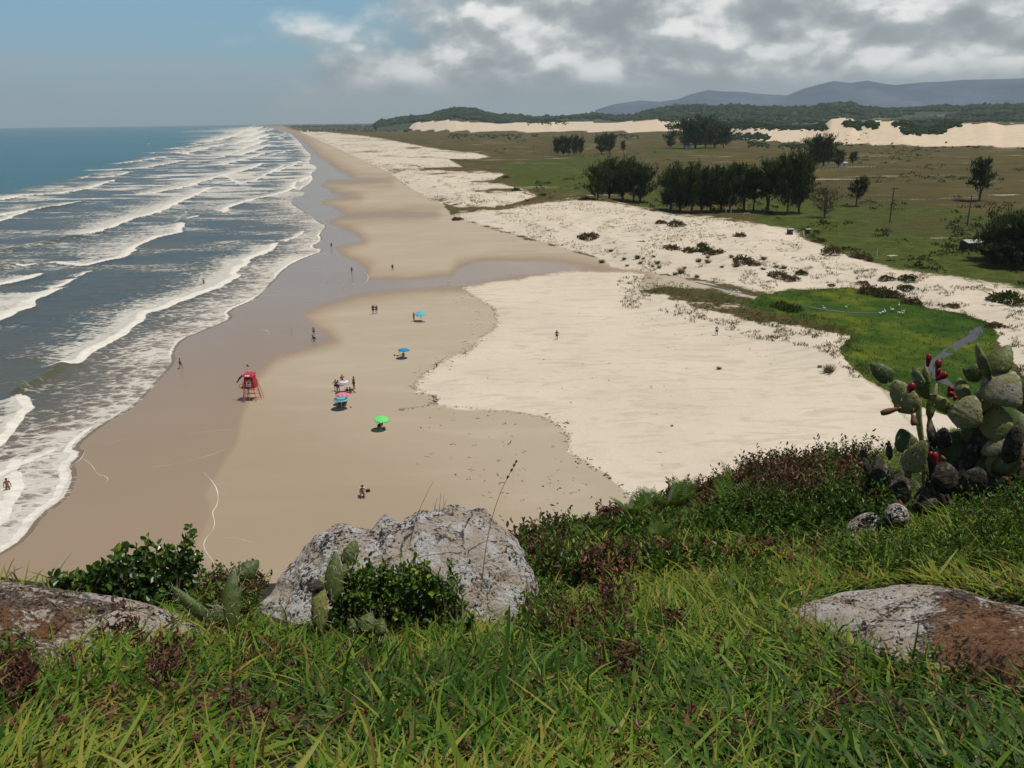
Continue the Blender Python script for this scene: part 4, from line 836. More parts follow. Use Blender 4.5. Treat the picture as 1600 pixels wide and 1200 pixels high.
def lp(a, b, t): return tuple(np.array(a)*(1-t)+np.array(b)*t)
def person(px, py, pose, label, shirt=None, shorts=(.03, .03, .05), sh=1.0, rz=0, hat=None, skin=None, bikini=False, group=None, P0=None, dz=0.0):
    p = P1(px, py) if P0 is None else np.array(P0); t = empty('person', p+np.array([0, 0, dz]), rz); t.scale = (sh*1.12, sh*1.12, sh*1.04)
    # joints (m): x sideways, y forward
    J = dict(pel=(0, 0, .95), ch=(0, .01, 1.28), nk=(0, 0, 1.47), hd=(0, .015, 1.62), hl=(-.09, 0, .93), hr=(.09, 0, .93), kl=(-.11, .02, .50), kr=(.11, .02, .50), al=(-.12, -.02, .08), ar=(.12, -.02, .08),
             sl=(-.18, 0, 1.41), sr=(.18, 0, 1.41), el=(-.25, -.02, 1.13), er=(.25, -.02, 1.13), wl=(-.26, .08, .89), wr=(.26, .08, .89))
    if pose == 'walk': J.update(kl=(-.10, .20, .52), al=(-.10, .22, .10), kr=(.10, -.04, .50), ar=(.10, -.30, .14), el=(-.24, -.14, 1.15), wl=(-.26, -.16, .92), er=(.24, .10, 1.15), wr=(.25, .26, .97))
    if pose == 'hips': J.update(el=(-.38, -.05, 1.20), wl=(-.20, .04, 1.02), er=(.38, -.05, 1.20), wr=(.20, .04, 1.02))
    if pose == 'arm': J.update(er=(.30, .18, 1.22), wr=(.28, .40, 1.20))
    if pose in ('sit', 'chair'):
        z = -.78 if pose == 'sit' else -.52
        J = {k_: (v_[0], v_[1], v_[2]+z) for k_, v_ in J.items()}
        J.update(kl=(-.16, .40, .45 if pose == 'sit' else .42), kr=(.16, .40, .45 if pose == 'sit' else .42), al=(-.14, .62 if pose == 'sit' else .48, .07), ar=(.14, .62 if pose == 'sit' else .48, .07))
        J.update(el=(-.27, .14, J['pel'][2]+.18), er=(.27, .14, J['pel'][2]+.18), wl=(-.17, .34, J['pel'][2]+.27), wr=(.17, .34, J['pel'][2]+.27))
    if pose == 'crouch':
        J = dict(pel=(0, -.18, .42), ch=(0, .08, .70), nk=(0, .18, .85), hd=(0, .26, .98), hl=(-.09, -.16, .42), hr=(.09, -.16, .42), kl=(-.16, .22, .52), kr=(.16, .22, .52), al=(-.13, 0, .08), ar=(.13, 0, .08), sl=(-.17, .14, .80), sr=(.17, .14, .80), el=(-.22, .30, .58), er=(.22, .30, .58), wl=(-.10, .42, .36), wr=(.10, .42, .36))
    if pose == 'lie':
        J = {k_: (v_[0], v_[2]-.9, .12-v_[1]*.3) for k_, v_ in J.items()}; J['kl'] = (-.12, J['kl'][1], .22)
    A = []; fwd_ = np.array([0, 1, 0.]) if pose != 'lie' else np.array([0, 0, 1.])
    A += [('t', [J['pel'], lp(J['pel'], J['ch'], .45), J['ch'], lp(J['ch'], J['nk'], .7)], [.135, .115, .150, .09]), ('t', [lp(J['ch'], J['nk'], .6), J['hd']], [.06, .055]), ('e', J['hd'], (.078, .092, .112) if pose != 'lie' else (.078, .112, .092))]
    A += [('e', tuple(np.array(J['hd'])+fwd_*.092+np.array([0, 0, -.005 if pose != 'lie' else 0])), (.014, .02, .02)), ('e', tuple(np.array(J['hd'])+np.array([-.079, 0, 0])), (.012, .02, .028)), ('e', tuple(np.array(J['hd'])+np.array([.079, 0, 0])), (.012, .02, .028))]
    A += [('t', [J['sl'], lp(J['ch'], J['nk'], .55), J['sr']], [.058, .075, .058])]
    for s_ in 'lr':
        A += [('t', [J['h'+s_], lp(J['h'+s_], J['k'+s_], .4), J['k'+s_], lp(J['k'+s_], J['a'+s_], .35), J['a'+s_]], [.098, .085, .055, .056, .036])]
        an = np.array(J['a'+s_]); A += [('t', [tuple(an-fwd_*.05-np.array([0, 0, .02])), tuple(an+fwd_*.08-np.array([0, 0, .04])), tuple(an+fwd_*.17-np.array([0, 0, .055]))], [.036, .038, .022])]
        A += [('t', [J['s'+s_], lp(J['s'+s_], J['e'+s_], .5), J['e'+s_], J['w'+s_]], [.055, .045, .038, .026])]
        wv = np.array(J['w'+s_]); dv = unit(wv-np.array(J['e'+s_])); A += [('t', [tuple(wv), tuple(wv+dv*.08)], [.030, .034])]
        sd_ = unit(np.cross(dv, [0, 1, .3]))
        for i_, ln in enumerate((.065, .078, .072, .055)):
            b_ = wv+dv*.08+sd_*(i_-1.5)*.020; A += [('t', [tuple(b_-dv*.02), tuple(b_+dv*ln*.6+sd_*(i_-1.5)*.004), tuple(b_+dv*ln+fwd_*.012)], [.0105, .0095, .008])]
        b_ = wv+dv*.035+sd_*.03*(-1 if s_ == 'l' else 1); A += [('t', [tuple(b_), tuple(b_+dv*.05+sd_*.03*(-1 if s_ == 'l' else 1))], [.013, .010])]
    remeshed('body', A, .017, skin or m_skin, t)
    hd = np.array(J['hd']); hh = ('e', tuple(hd+np.array([0, 0, .028])-fwd_*.022), (.088, .098, .105))
    remeshed('hair', [hh]+([('t', [tuple(hd-fwd_*.06), tuple(hd-fwd_*.11-np.array([0, 0, .20]))], [.06, .03])] if bikini else []), .02, m_hair, t)
    if hat: 
        V, F = tube([hd+np.array([0, 0, .075]), hd+np.array([0, 0, .085]), hd+np.array([0, 0, .09]), hd+np.array([0, 0, .16])], [.17, .16, .09, .07], 14); MB().add(V, F).build('hat', cloth(hat), t)
    lg = .5 if not bikini else .04
    remeshed('shorts' if not bikini else 'bikini', [('t', [lp(J['pel'], J['ch'], .15), J['pel']], [.13, .142]), ('t', [J['hl'], lp(J['hl'], J['kl'], lg)], [.112, .102]), ('t', [J['hr'], lp(J['hr'], J['kr'], lg)], [.112, .102])]+([('t', [lp(J['pel'], J['ch'], .92), lp(J['pel'], J['ch'], 1.05)], [.158, .158])] if bikini else []), .022, cloth(shorts), t)
    if shirt:
        remeshed('shirt', [('t', [lp(J['pel'], J['ch'], .1), lp(J['pel'], J['ch'], .5), J['ch'], lp(J['ch'], J['nk'], .65)], [.142, .130, .165, .10]), ('t', [J['sl'], lp(J['ch'], J['nk'], .5), J['sr']], [.070, .088, .070]), ('t', [J['sl'], lp(J['sl'], J['el'], .7)], [.070, .062]), ('t', [J['sr'], lp(J['sr'], J['er'], .7)], [.070, .062])], .022, cloth(shirt), t)
    tag(t, label, 'person', group); return t
B_ = (.02, .02, .025)
person(518, 388, 'walk', 'person in dark clothes walking by the edge of the far foam', B_, B_, rz=.4)
person(550, 428, 'walk', 'person in dark shorts walking through the shallow stream mouth', (.06, .06, .07), B_, rz=2.6)
person(613.5, 423, 'stand', 'person in dark clothes standing alone near the far stream bank', B_, B_, rz=.2)
person(583.5, 491, 'walk', 'taller dark dressed person of the pair walking up the beach', B_, B_, sh=1.12, rz=.1)
person(588.5, 490, 'walk', 'shorter dark dressed person of the pair walking up the beach', (.04, .04, .06), B_, sh=1.0, rz=.2)
person(647, 502, 'stand', 'person in swimwear standing left of the striped blue parasol', None, (.30, .06, .03), rz=1.2, skin=m_skind, bikini=True)
t = person(656, 503.5, 'lie', 'person lying on a pink towel in front of the striped blue parasol', None, (.10, .02, .02), rz=1.45, skin=m_skind)
person(490.5, 524, 'stand', 'pale child standing behind the crouching person on wet sand', None, B_, sh=.9, rz=.4)
person(491.5, 533, 'crouch', 'dark crouching person on the wet sand with a child behind', B_, B_, rz=2.0, skin=m_skind)
person(282.5, 576, 'walk', 'person in dark trunks walking beside the foam edge left of the tower', None, B_, sh=1.0, rz=-1.2)
person(14, 771, 'stand', 'person wading in white foam at the left edge of the photo', None, (.35, .12, .08), sh=1.15, rz=.6, dz=-.25, bikini=True)
person(318.5, 442, 'stand', 'distant bather standing waist deep among the breaking waves', None, (.4, .05, .04), rz=0, dz=-.7, P0=flat(318.5, 443))
person(870, 531, 'stand', 'person in dusty red shirt and black shorts alone on the white sand', (.22, .09, .07), B_, rz=3.0, sh=1.0)
person(1119.5, 524, 'stand', 'person in a light grey shirt standing on the right of the white sand', (.42, .40, .42), B_, rz=2.9, hat=(.75, .75, .72))
person(525, 611, 'hips', 'left person with hand on hip by the three parasols', None, B_, rz=.3, group=None)
person(529, 612, 'stand', 'second person standing close beside the left one by the three parasols', None, (.04, .03, .03), rz=-.4, skin=m_skind)
person(535.5, 603, 'arm', 'person standing behind the pale ringed parasol', (.35, .08, .06), (.5, .1, .08), rz=.2)
person(553.5, 608, 'arm', 'tanned person in black trunks right of the pale ringed parasol', None, B_, sh=1.1, rz=1.2, skin=m_skind)
person(543, 615, 'sit', 'person in dark top sitting between the pale and the pink parasols', B_, B_, rz=2.6)
person(547, 614, 'sit', 'person reclining at the right beside the pink parasol', B_, (.5, .08, .10), rz=-1.4, sh=.95, skin=m_skind)
person(532, 634, 'chair', 'left person sitting in dark shade under the teal parasol', (.05, .05, .06), B_, rz=3.0, dz=.02)
person(538, 636, 'chair', 'right person sitting in dark shade under the teal parasol', (.04, .05, .08), B_, rz=2.7, dz=.02)
person(594.5, 668, 'chair', 'person with brown shirt sitting under the bright green parasol', (.16, .07, .04), B_, rz=2.9, dz=.02, skin=m_skind)
person(567, 776, 'chair', 'person in a dark cap sitting on a white beach chair', None, (.30, .08, .06), rz=3.3, hat=B_, dz=.02)
person(631, 557, 'sit', 'person sitting in the shade of the plain blue parasol', (.05, .12, .06), B_, rz=2.5, sh=.9)

def parasol(px, py, rad_, h, cols, kind, label, tilt=(0, 0), off=(0, 0)):
    """px,py is the foot of the pole"""
    p = P1(px, py); t = empty('beach_parasol', p); ax = unit(np.array([tilt[0], tilt[1], 1.0])); ux = unit(np.cross([0, 1, 0], ax)); uy = np.cross(ax, ux)
    top = ax*h; V, F = tube([(0, 0, -.2), tuple(top)], .022, 8); MB().add(V, F).build('pole', m_white, t)
    n = 16; nr = 8; mb_ = MB(); R = np.linspace(.02, 1, nr)
    def pt(r, a, dz=0.): 
        sc_ = 1-.045*abs(math.sin(a*4))**.8*(r > .9); z_ = -.30*rad_*(r**1.7)
        return top+(ux*math.cos(a)+uy*math.sin(a))*r*rad_*sc_+ax*(z_+dz)
    for j in range(n*3):
        a0 = 2*math.pi*j/(n*3); a1 = 2*math.pi*(j+1)/(n*3); ci = (j//3) % 2 if kind == 'wedge' else 0
        for i in range(nr-1):
            c_ = ci if kind == 'wedge' else (i*len(cols)//(nr-1)) if kind == 'ring' else 0
            mb_.add([pt(R[i], a0), pt(R[i], a1), pt(R[i+1], a1), pt(R[i+1], a0)], [(0, 1, 2, 3)], 0, min(c_, len(cols)-1))
        mb_.add([pt(1, a0), pt(1, a1), pt(1, a1)-ax*.10, pt(1, a0)-ax*.10], [(0, 1, 2, 3)], 0, (ci if kind == 'wedge' else len(cols)-1))
    mb_.build('canopy', [umb(c) for c in cols], t)
    for j in range(8):
        a0 = 2*math.pi*j/8; V, F = tube([pt(.02, a0, -.02), pt(.5, a0, -.02), pt(.98, a0, -.02)], .007, 4); MB().add(V, F).build('rib', m_white, t)
        V, F = tube([tuple(top-ax*.45), pt(.5, a0, -.03)], .006, 4); MB().add(V, F).build('strut', m_white, t)
    V, F = tube([tuple(top), tuple(top+ax*.08)], [.03, .012], 8); MB().add(V, F).build('finial', m_white, t)
    tag(t, label, 'parasol', 'parasols on the beach'); return t
UM = {}
def umb(c):
    if c in UM: return UM[c]
    m_, q, b = mat('parasol_cloth'); b.inputs['Base Color'].default_value = (*c, 1); b.inputs['Roughness'].default_value = .8
    tr = q.new('ShaderNodeBsdfTranslucent'); tr.inputs[0].default_value = (*c, 1); mx = q.new('ShaderNodeMixShader'); mx.inputs[0].default_value = .18
    q.l.new(b.outputs[0], mx.inputs[1]); q.l.new(tr.outputs[0], mx.inputs[2]); q.l.new(mx.outputs[0], q.n['Material Output'].inputs[0]); UM[c] = m_; return m_
parasol(658, 501, 1.0, 1.9, [(.02, .42, .62), (.25, .65, .78)], 'wedge', 'light and dark blue striped parasol with a person standing beside it', tilt=(-.05, -.3))
parasol(631, 560, .98, 1.75, [(.01, .28, .66)], 'plain', 'plain bright blue parasol between the other parasols', tilt=(.05, .05))
parasol(539, 614, .98, 1.9, [(.35, .45, .75), (.78, .75, .74), (.78, .75, .74), (.28, .10, .12), (.60, .48, .70)], 'ring', 'pale lilac and white ringed parasol at the back of the three')
parasol(536, 632, .98, 1.75, [(.72, .12, .20), (.75, .38, .50)], 'wedge', 'pink and red parasol in the middle of the three', tilt=(0, .05))
parasol(534, 639, 1.08, 1.75, [(.10, .38, .46), (.16, .50, .58), (.05, .16, .20), (.22, .58, .66)], 'ring', 'teal ringed parasol at the front of the three')
parasol(595, 671, .98, 1.8, [(.20, .80, .22)], 'plain', 'bright green parasol shading one seated person', tilt=(.12, -.12))
def beachchair(px, py, c, label, rz=0, s=1.0):
    p = P1(px, py); t = empty('beach_chair', p, rz); t.scale = (s,)*3
    mb_ = MB(); V, F = box(0, .05, .30, .52, .48, .035); mb_.add(V, F); mb_.build('seat', cloth(c), t)
    V = np.array([(-.26, -.18, .30), (.26, -.18, .30), (.26, -.46, .92), (-.26, -.46, .92), (-.26, -.15, .32), (.26, -.15, .32), (.26, -.43, .94), (-.26, -.43, .94)]); F = np.array([(0, 3, 2, 1), (4, 5, 6, 7), (0, 1, 5, 4), (2, 3, 7, 6), (1, 2, 6, 5), (0, 4, 7, 3)]); MB().add(V, F).build('backrest', cloth(c), t)
    for x_ in (-.29, .29):
        V, F = tube([(x_, -.30, 0), (x_, .30, .50)], .014, 6); MB().add(V, F).build('leg', m_grey, t); V, F = tube([(x_, .30, 0), (x_, -.28, .50)], .014, 6); MB().add(V, F).build('leg', m_grey, t)
        V, F = tube([(x_, -.30, .50), (x_, .32, .50)], .018, 6); MB().add(V, F).build('armrest', m_white, t)
    tag(t, label, 'beach chair', 'beach chairs'); return t
beachchair(622.5, 556, (.75, .60, .18), 'empty yellow beach chair left of the plain blue parasol', 2.6)
beachchair(567, 776.5, (.80, .77, .68), 'white beach chair with a person in a dark cap on it', 3.3, 1.05)
beachchair(532, 634.5, (.05, .07, .10), 'dark beach chair at the left under the teal parasol', 3.0); beachchair(538, 636.5, (.05, .10, .12), 'dark beach chair at the right under the teal parasol', 2.7)
beachchair(594.5, 668.5, (.06, .03, .03), 'dark beach chair under the green parasol', 2.9)
def bag(px, py, c, label, s=1.0, name='beach_bag'):
    p = P1(px, py); t = empty(name, p, random.uniform(0, 3)); t.scale = (s,)*3
    V, F = box(0, 0, .15, .50, .26, .30, .8, .6); o = MB().add(V, F).build('bag_body', cloth(c), t); bv = o.modifiers.new('b', 'BEVEL'); bv.width = .05; bv.segments = 3
    V, F = tube([(-.15, 0, .28), (-.1, 0, .42), (.1, 0, .42), (.15, 0, .28)], .012, 6); MB().add(V, F).build('handle', cloth(c), t); tag(t, label, 'bag')
bag(575, 768.5, B_, 'black bag lying right of the person on the white chair'); bag(616.5, 556, (.08, .07, .05), 'small dark bag left of the yellow chair', .7); bag(548, 637, (.30, .08, .06), 'small red bag right of the teal parasol', .5)
bag(542, 639.5, (.35, .12, .08), 'reddish bag in the shade edge of the teal parasol', .7); bag(600, 670, (.05, .05, .05), 'dark bag at the right in the green parasol shade', .8)
p = P1(656, 503.8); V, F = box(0, 0, .02, .9, 1.9, .025); o = MB().add(V, F).build('beach_towel', cloth((.68, .28, .24))); o.location = p; o.rotation_euler = (0, 0, 1.45); tag(o, 'pink towel under the lying person before the striped blue parasol', 'towel')
p = P1(537, 613); V, F = box(0, 0, .02, 1.0, .9, .04); o = MB().add(V, F).build('beach_mat', cloth((.55, .10, .14))); o.location = p; tag(o, 'red beach mat on the sand behind the pink parasol', 'mat')
p = P1(456.5, 525); V, F = tube([(0, 0, 0), (-.05, 0, .8), (-.16, 0, 1.5)], [.02, .018, .01], 6); o = MB().add(V, F).build('fishing_rod', m_wood); o.location = p; tag(o, 'thin fishing rod stuck upright in the wet sand', 'fishing rod')

# lifeguard tower
m_red = plain('red_paint', (.42, .025, .035), .55, .12, 3); m_redd = plain('worn_red_paint', (.55, .16, .12), .6, .2, 4); m_org = plain('orange_paint', (.75, .20, .08), .6, .1, 4); m_black = plain('black_cloth', (.015, .015, .018), .8, .2, 4)
pt_ = P1(394, 623.5); TW = empty('lifeguard_tower', pt_, rad(-6)); 
def part(nm, V, F, m_, par=None): return MB().add(V, F).build(nm, m_, par or TW)
def ltube(nm, a, b, r, m_, par=None): V, F = tube([a, b], r, 6); return part(nm, V, F, m_, par)
legz = 1.75
for x_, y_ in ((-.72, -.75), (.72, -.75), (-.72, .75), (.72, .75)): ltube('leg', (x_*1.42, y_*1.2, -.05), (x_*.98, y_*.95, legz), .055, m_redd)
ltube('leg', (0, -.9, -.05), (0, -.72, legz), .045, m_redd)
for z_ in (.55, 1.15):
    f_ = 1.42-.44*z_/legz
    for y_ in (-.75, .75): ltube('brace', (-.72*f_, y_*f_*.85, z_), (.72*f_, y_*f_*.85, z_), .035, m_redd)
    for x_ in (-.72, .72): ltube('brace', (x_*f_, -.64*f_, z_), (x_*f_, .64*f_, z_), .035, m_redd)
V, F = box(-.08, 0, legz+.05, 1.85, 1.65, .10); part('floor', V, F, m_redd)
V, F = box(0, .02, legz+.95, 1.66, 1.35, 1.7, .74, .80); cab = part('cabin', V, F, m_red)
zf = legz+.95
def onface(x, z):                                    # front face (towards the camera), leaning back
    t_ = (z-legz-.10)/1.7; return np.array([x, .02-.675*(1-.20*t_)-.004, z])
def quadface(nm, pts2, m_, lift, par=None):
    V = np.array([onface(x, z)-np.array([0, lift, 0]) for x, z in pts2]+[onface(x, z)-np.array([0, lift-.006, 0]) for x, z in pts2]); n = len(pts2)
    F = [tuple(range(n))] if n == 4 else []
    mb_ = MB()
    if n == 4: mb_.add(V[:4], [(0, 1, 2, 3)]); mb_.add(V[4:], [(3, 2, 1, 0)])
    else:
        c = V[:n].mean(0); W_ = np.vstack([V[:n], c]); mb_.add(W_, [(n, i, (i+1) % n, (i+1) % n) for i in range(n)])
    return mb_.build(nm, m_, par or TW)
quadface('window', [(-.52, zf+.50), (.50, zf+.50), (.48, zf+.70), (-.50, zf+.70)], m_black, .012)
sg = quadface('sign_panel', [(-.38, zf-.66), (.36, zf-.66), (.36, zf+.14), (-.38, zf+.14)], m_white, .012)
quadface('emblem', [(-.22, zf-.20), (-.10, zf-.30), (.02, zf-.22), (.04, zf-.10), (.16, zf-.12), (.22, zf-.20), (.20, zf-.02), (.08, zf+.06), (-.04, zf+.0), (-.12, zf-.10)], m_black, .024, sg)
for z_ in (zf-.46, zf-.54): quadface('lettering', [(-.24, z_-.015), (.22, z_-.015), (.22, z_+.015), (-.24, z_+.015)], m_dark, .020, sg)
def text(nm, s_, x, z, size, m_, par, roof=False):
    cu = bpy.data.curves.new(nm, 'FONT'); cu.body = s_; cu.size = size; cu.extrude = .006; cu.align_x = 'CENTER'; o = bpy.data.objects.new(nm, cu); C.objects.link(o)
    bpy.context.view_layer.update(); me = bpy.data.meshes.new_from_object(o.evaluated_get(bpy.context.evaluated_depsgraph_get())); bpy.data.objects.remove(o); me.materials.clear(); me.materials.append(m_)
    o = bpy.data.objects.new(nm, me); C.objects.link(o); o.parent = par; return o
o = text('number', '12', 0, 0, .34, m_white, TW); o.location = onface(.10, zf+.20)-np.array([0, .02, 0]); o.rotation_euler = (rad(90-5.5), 0, 0)
o = text('number', '1', 0, 0, .22, plain('faded_pink', (.62, .20, .20), .6), TW); o.location = onface(-.36, zf+.20)-np.array([0, .02, 0]); o.rotation_euler = (rad(90-5.5), 0, 0)
V = np.array([(-.86, -.86, legz+1.80), (.82, -.86, legz+1.80), (.82, .72, legz+1.98), (-.86, .72, legz+1.98), (-.70, -.60, legz+2.14), (.66, -.60, legz+2.14), (.66, .52, legz+2.20), (-.70, .52, legz+2.20)])
V[:, :1] *= .92
roof = part('roof', V, np.array([(3, 2, 1, 0), (4, 5, 6, 7), (0, 1, 5, 4), (1, 2, 6, 5), (2, 3, 7, 6), (3, 0, 4, 7)]), plain('roof_red', (.50, .05, .08), .5, .12, 3))
mbw = MB()
for x_, w_ in ((-.22, .20), (.0, .16), (.20, .22)):
    V, F = box(x_, -.735, legz+1.985, w_, .012, .17); V[:, 1] += (V[:, 2]-legz-1.985)*.78; mbw.add(V, F)
mbw.build('roof_lettering', m_white, roof)
ltube('flag_pole', (-.30, .1, legz+2.1), (-.30, .1, legz+3.45), .014, m_redd)
mbf = MB(); X_, Z_ = np.meshgrid(np.linspace(0, .42, 8), np.linspace(0, 1, 5)); Vf = np.stack([-.30+X_, .1+.06*np.sin(X_*14), legz+3.42-.34*(X_/.42)*.75-Z_*.34*(1-X_/.42*.9)], -1).reshape(-1, 3); mbf.add(Vf, gridf(5, 8)); mbf.build('flag', plain('flag_red', (.16, .01, .015), .8), TW)
mbf = MB(); X_, Z_ = np.meshgrid(np.linspace(0, 1, 12), np.linspace(0, 1, 5)); Vf = np.stack([-.86-.95*X_, -.5+.10*np.sin(X_*9+Z_*2), legz+2.02-1.1*X_**1.4-.40*Z_*(1-.35*X_)+.05*np.sin(X_*15)], -1).reshape(-1, 3); mbf.add(Vf, gridf(5, 12)); mbf.build('black_flag', m_black, TW)
ltube('flag_arm', (-.7, -.5, legz+2.05), (-1.0, -.5, legz+2.06), .02, m_redd)
ld = MB()
for y_ in (-.42, .12):
    V, F = tube([(-1.62, y_-.5, -.05), (-1.50, y_-.5, legz+.1), (-1.48, y_-.5, legz+.95)], .03, 6); ld.add(V, F)
for i in range(8): z_ = .25+i*.24; V, F = tube([(-1.61+.07*z_/1.8, -.92, z_), (-1.61+.07*z_/1.8, -.38, z_)], .022, 6); ld.add(V, F)
V2 = ld.build('ladder', m_redd, TW); V2.location = (0, 0, 0); V2.rotation_euler = (0, 0, rad(40)); V2.location = (.30, .25, 0)
V, F = box(-1.22, 0, legz+.05, .55, 1.1, .07); part('landing', V, F, m_org)
for y_ in (-.5, .5): ltube('handrail', (-1.5, y_, legz+.55), (-.8, y_, legz+.62), .03, m_org); ltube('handrail', (-1.45, y_, legz+.05), (-1.45, y_, legz+.55), .03, m_org)
for k_ in range(2): ltube('ramp_rail', (.72, -.2+.9*k_, legz+1.1), (1.45, -.1+.9*k_, 0), .04, m_redd)
tag(TW, 'red lifeguard tower numbered 12 with a small flag on its roof', 'lifeguard tower')

# ------------------------------------------------------------------ the headland underfoot
PIN = [(0, 1200, 2.35), (800, 1200, 2.35), (1600, 1200, 2.2), (400, 1200, 2.35), (1200, 1200, 2.3), (0, 1080, 3.1), (400, 1080, 3.0), (800, 1080, 2.9), (1200, 1080, 2.8), (1600, 1080, 2.75), (0, 960, 4.1), (400, 970, 4.0), (800, 980, 3.9), (1200, 980, 3.7), (1600, 960, 3.7),
       (850, 900, 5.0), (1200, 900, 4.8), (1600, 890, 4.6), (860, 850, 6.0), (1100, 830, 6.2), (1400, 830, 5.6), (1600, 820, 5.5), (1200, 780, 7.5), (1400, 780, 6.4), (1600, 770, 6.3), (300, 955, 4.4)]
pp = np.array([at(a_, b_, c_) for a_, b_, c_ in PIN])
def basis(x, y): x = np.clip(x, -3.5, 6.5); y = np.clip(y, .2, 9.5); return np.stack([np.ones_like(x), x, y, x*y, x*x, y*y, y*y*x, y**3], -1)
cf = np.linalg.lstsq(basis(pp[:, 0], pp[:, 1]), pp[:, 2]-CH, rcond=None)[0]
print('hill fit err', np.abs(basis(pp[:, 0], pp[:, 1])@cf-(pp[:, 2]-CH)).max())
EX = np.array([-9, -2.8, -1.6, -.8, .15, .6, 1.2, 2.0, 2.9, 4.2, 6.0, 12]); EY = np.array([2.3, 3.5, 3.85, 4.5, 5.6, 6.1, 7.0, 7.7, 8.2, 8.2, 8.2, 7.5])
def Hh(x, y, fine=True):
    x = np.asarray(x, float); y = np.asarray(y, float)
    z = basis(x, y)@cf
    e = y-np.interp(x, EX, EY); z = z-1.9*np.clip(e, 0, None)**1.15*np.where(e > 0, 1, 0)
    side = np.clip(np.abs(x-1)-9, 0, None); z = z-.9*side**1.2
    z = z-.25*np.clip(-y-3, 0, None)
    if fine: z = z+.10*(fbm(x*1.1, y*1.1, seed=101, oct=4)-.5)
    return CH+z
gx = np.concatenate([np.linspace(-60, -7, 30), np.linspace(-6.6, 9, 190), np.linspace(9.6, 60, 30)]); gy = np.concatenate([np.linspace(-30, -1, 20), np.linspace(-.9, 10, 150), np.linspace(10.4, 34, 40)])
X_, Y_ = np.meshgrid(gx, gy); Zh = np.maximum(Hh(X_.ravel(), Y_.ravel()), -2)
m_soil, q, b = mat('soil_and_litter'); pos = q.pos(); n1_ = q.noise(pos, 14, 6, .65); n2_ = q.noise(pos, 1.6, 4, .5)
q.put(b.inputs['Base Color'], q.mix(q.ss(n2_, .4, .6), q.ramp(n1_, [(.3, (.010, .010, .005)), (.7, (.045, .040, .018))]), q.ramp(n1_, [(.3, (.012, .009, .005)), (.7, (.06, .042, .022))]))); b.inputs['Roughness'].default_value = .95; q.put(b.inputs['Normal'], q.bump(n1_, .8, .05))
hl = MB().add(np.stack([X_.ravel(), Y_.ravel(), Zh], 1), gridf(len(gy), len(gx))).build('headland', m_soil, smooth=True); tag(hl, kind='structure')
def hpick(px, py, lo=1.2, hi=11.0, n=110):
    """first hit of the pixel ray on the headland"""
    px = np.atleast_1d(np.asarray(px, float)); py = np.atleast_1d(np.asarray(py, float)); d = rays(px, py); ts = np.linspace(lo, hi, n); hit = np.full(px.shape, np.nan); prev = np.full(px.shape, lo)
    for t_ in ts:
        Q = np.array([0, 0, CH])+d*t_; below = Q[:, 2] < Hh(Q[:, 0], Q[:, 1]); m = below & np.isnan(hit); hit[m] = t_
    tt = np.where(np.isnan(hit), hi, hit); lo_ = tt-(hi-lo)/(n-1); hi_ = tt.copy()
    for _ in range(12):
        mid = (lo_+hi_)/2; Q = np.array([0, 0, CH])+d*mid[:, None]; bl = Q[:, 2] < Hh(Q[:, 0], Q[:, 1]); hi_ = np.where(bl, mid, hi_); lo_ = np.where(bl, lo_, mid)
    Q = np.array([0, 0, CH])+d*hi_[:, None]; return Q, ~np.isnan(hit)

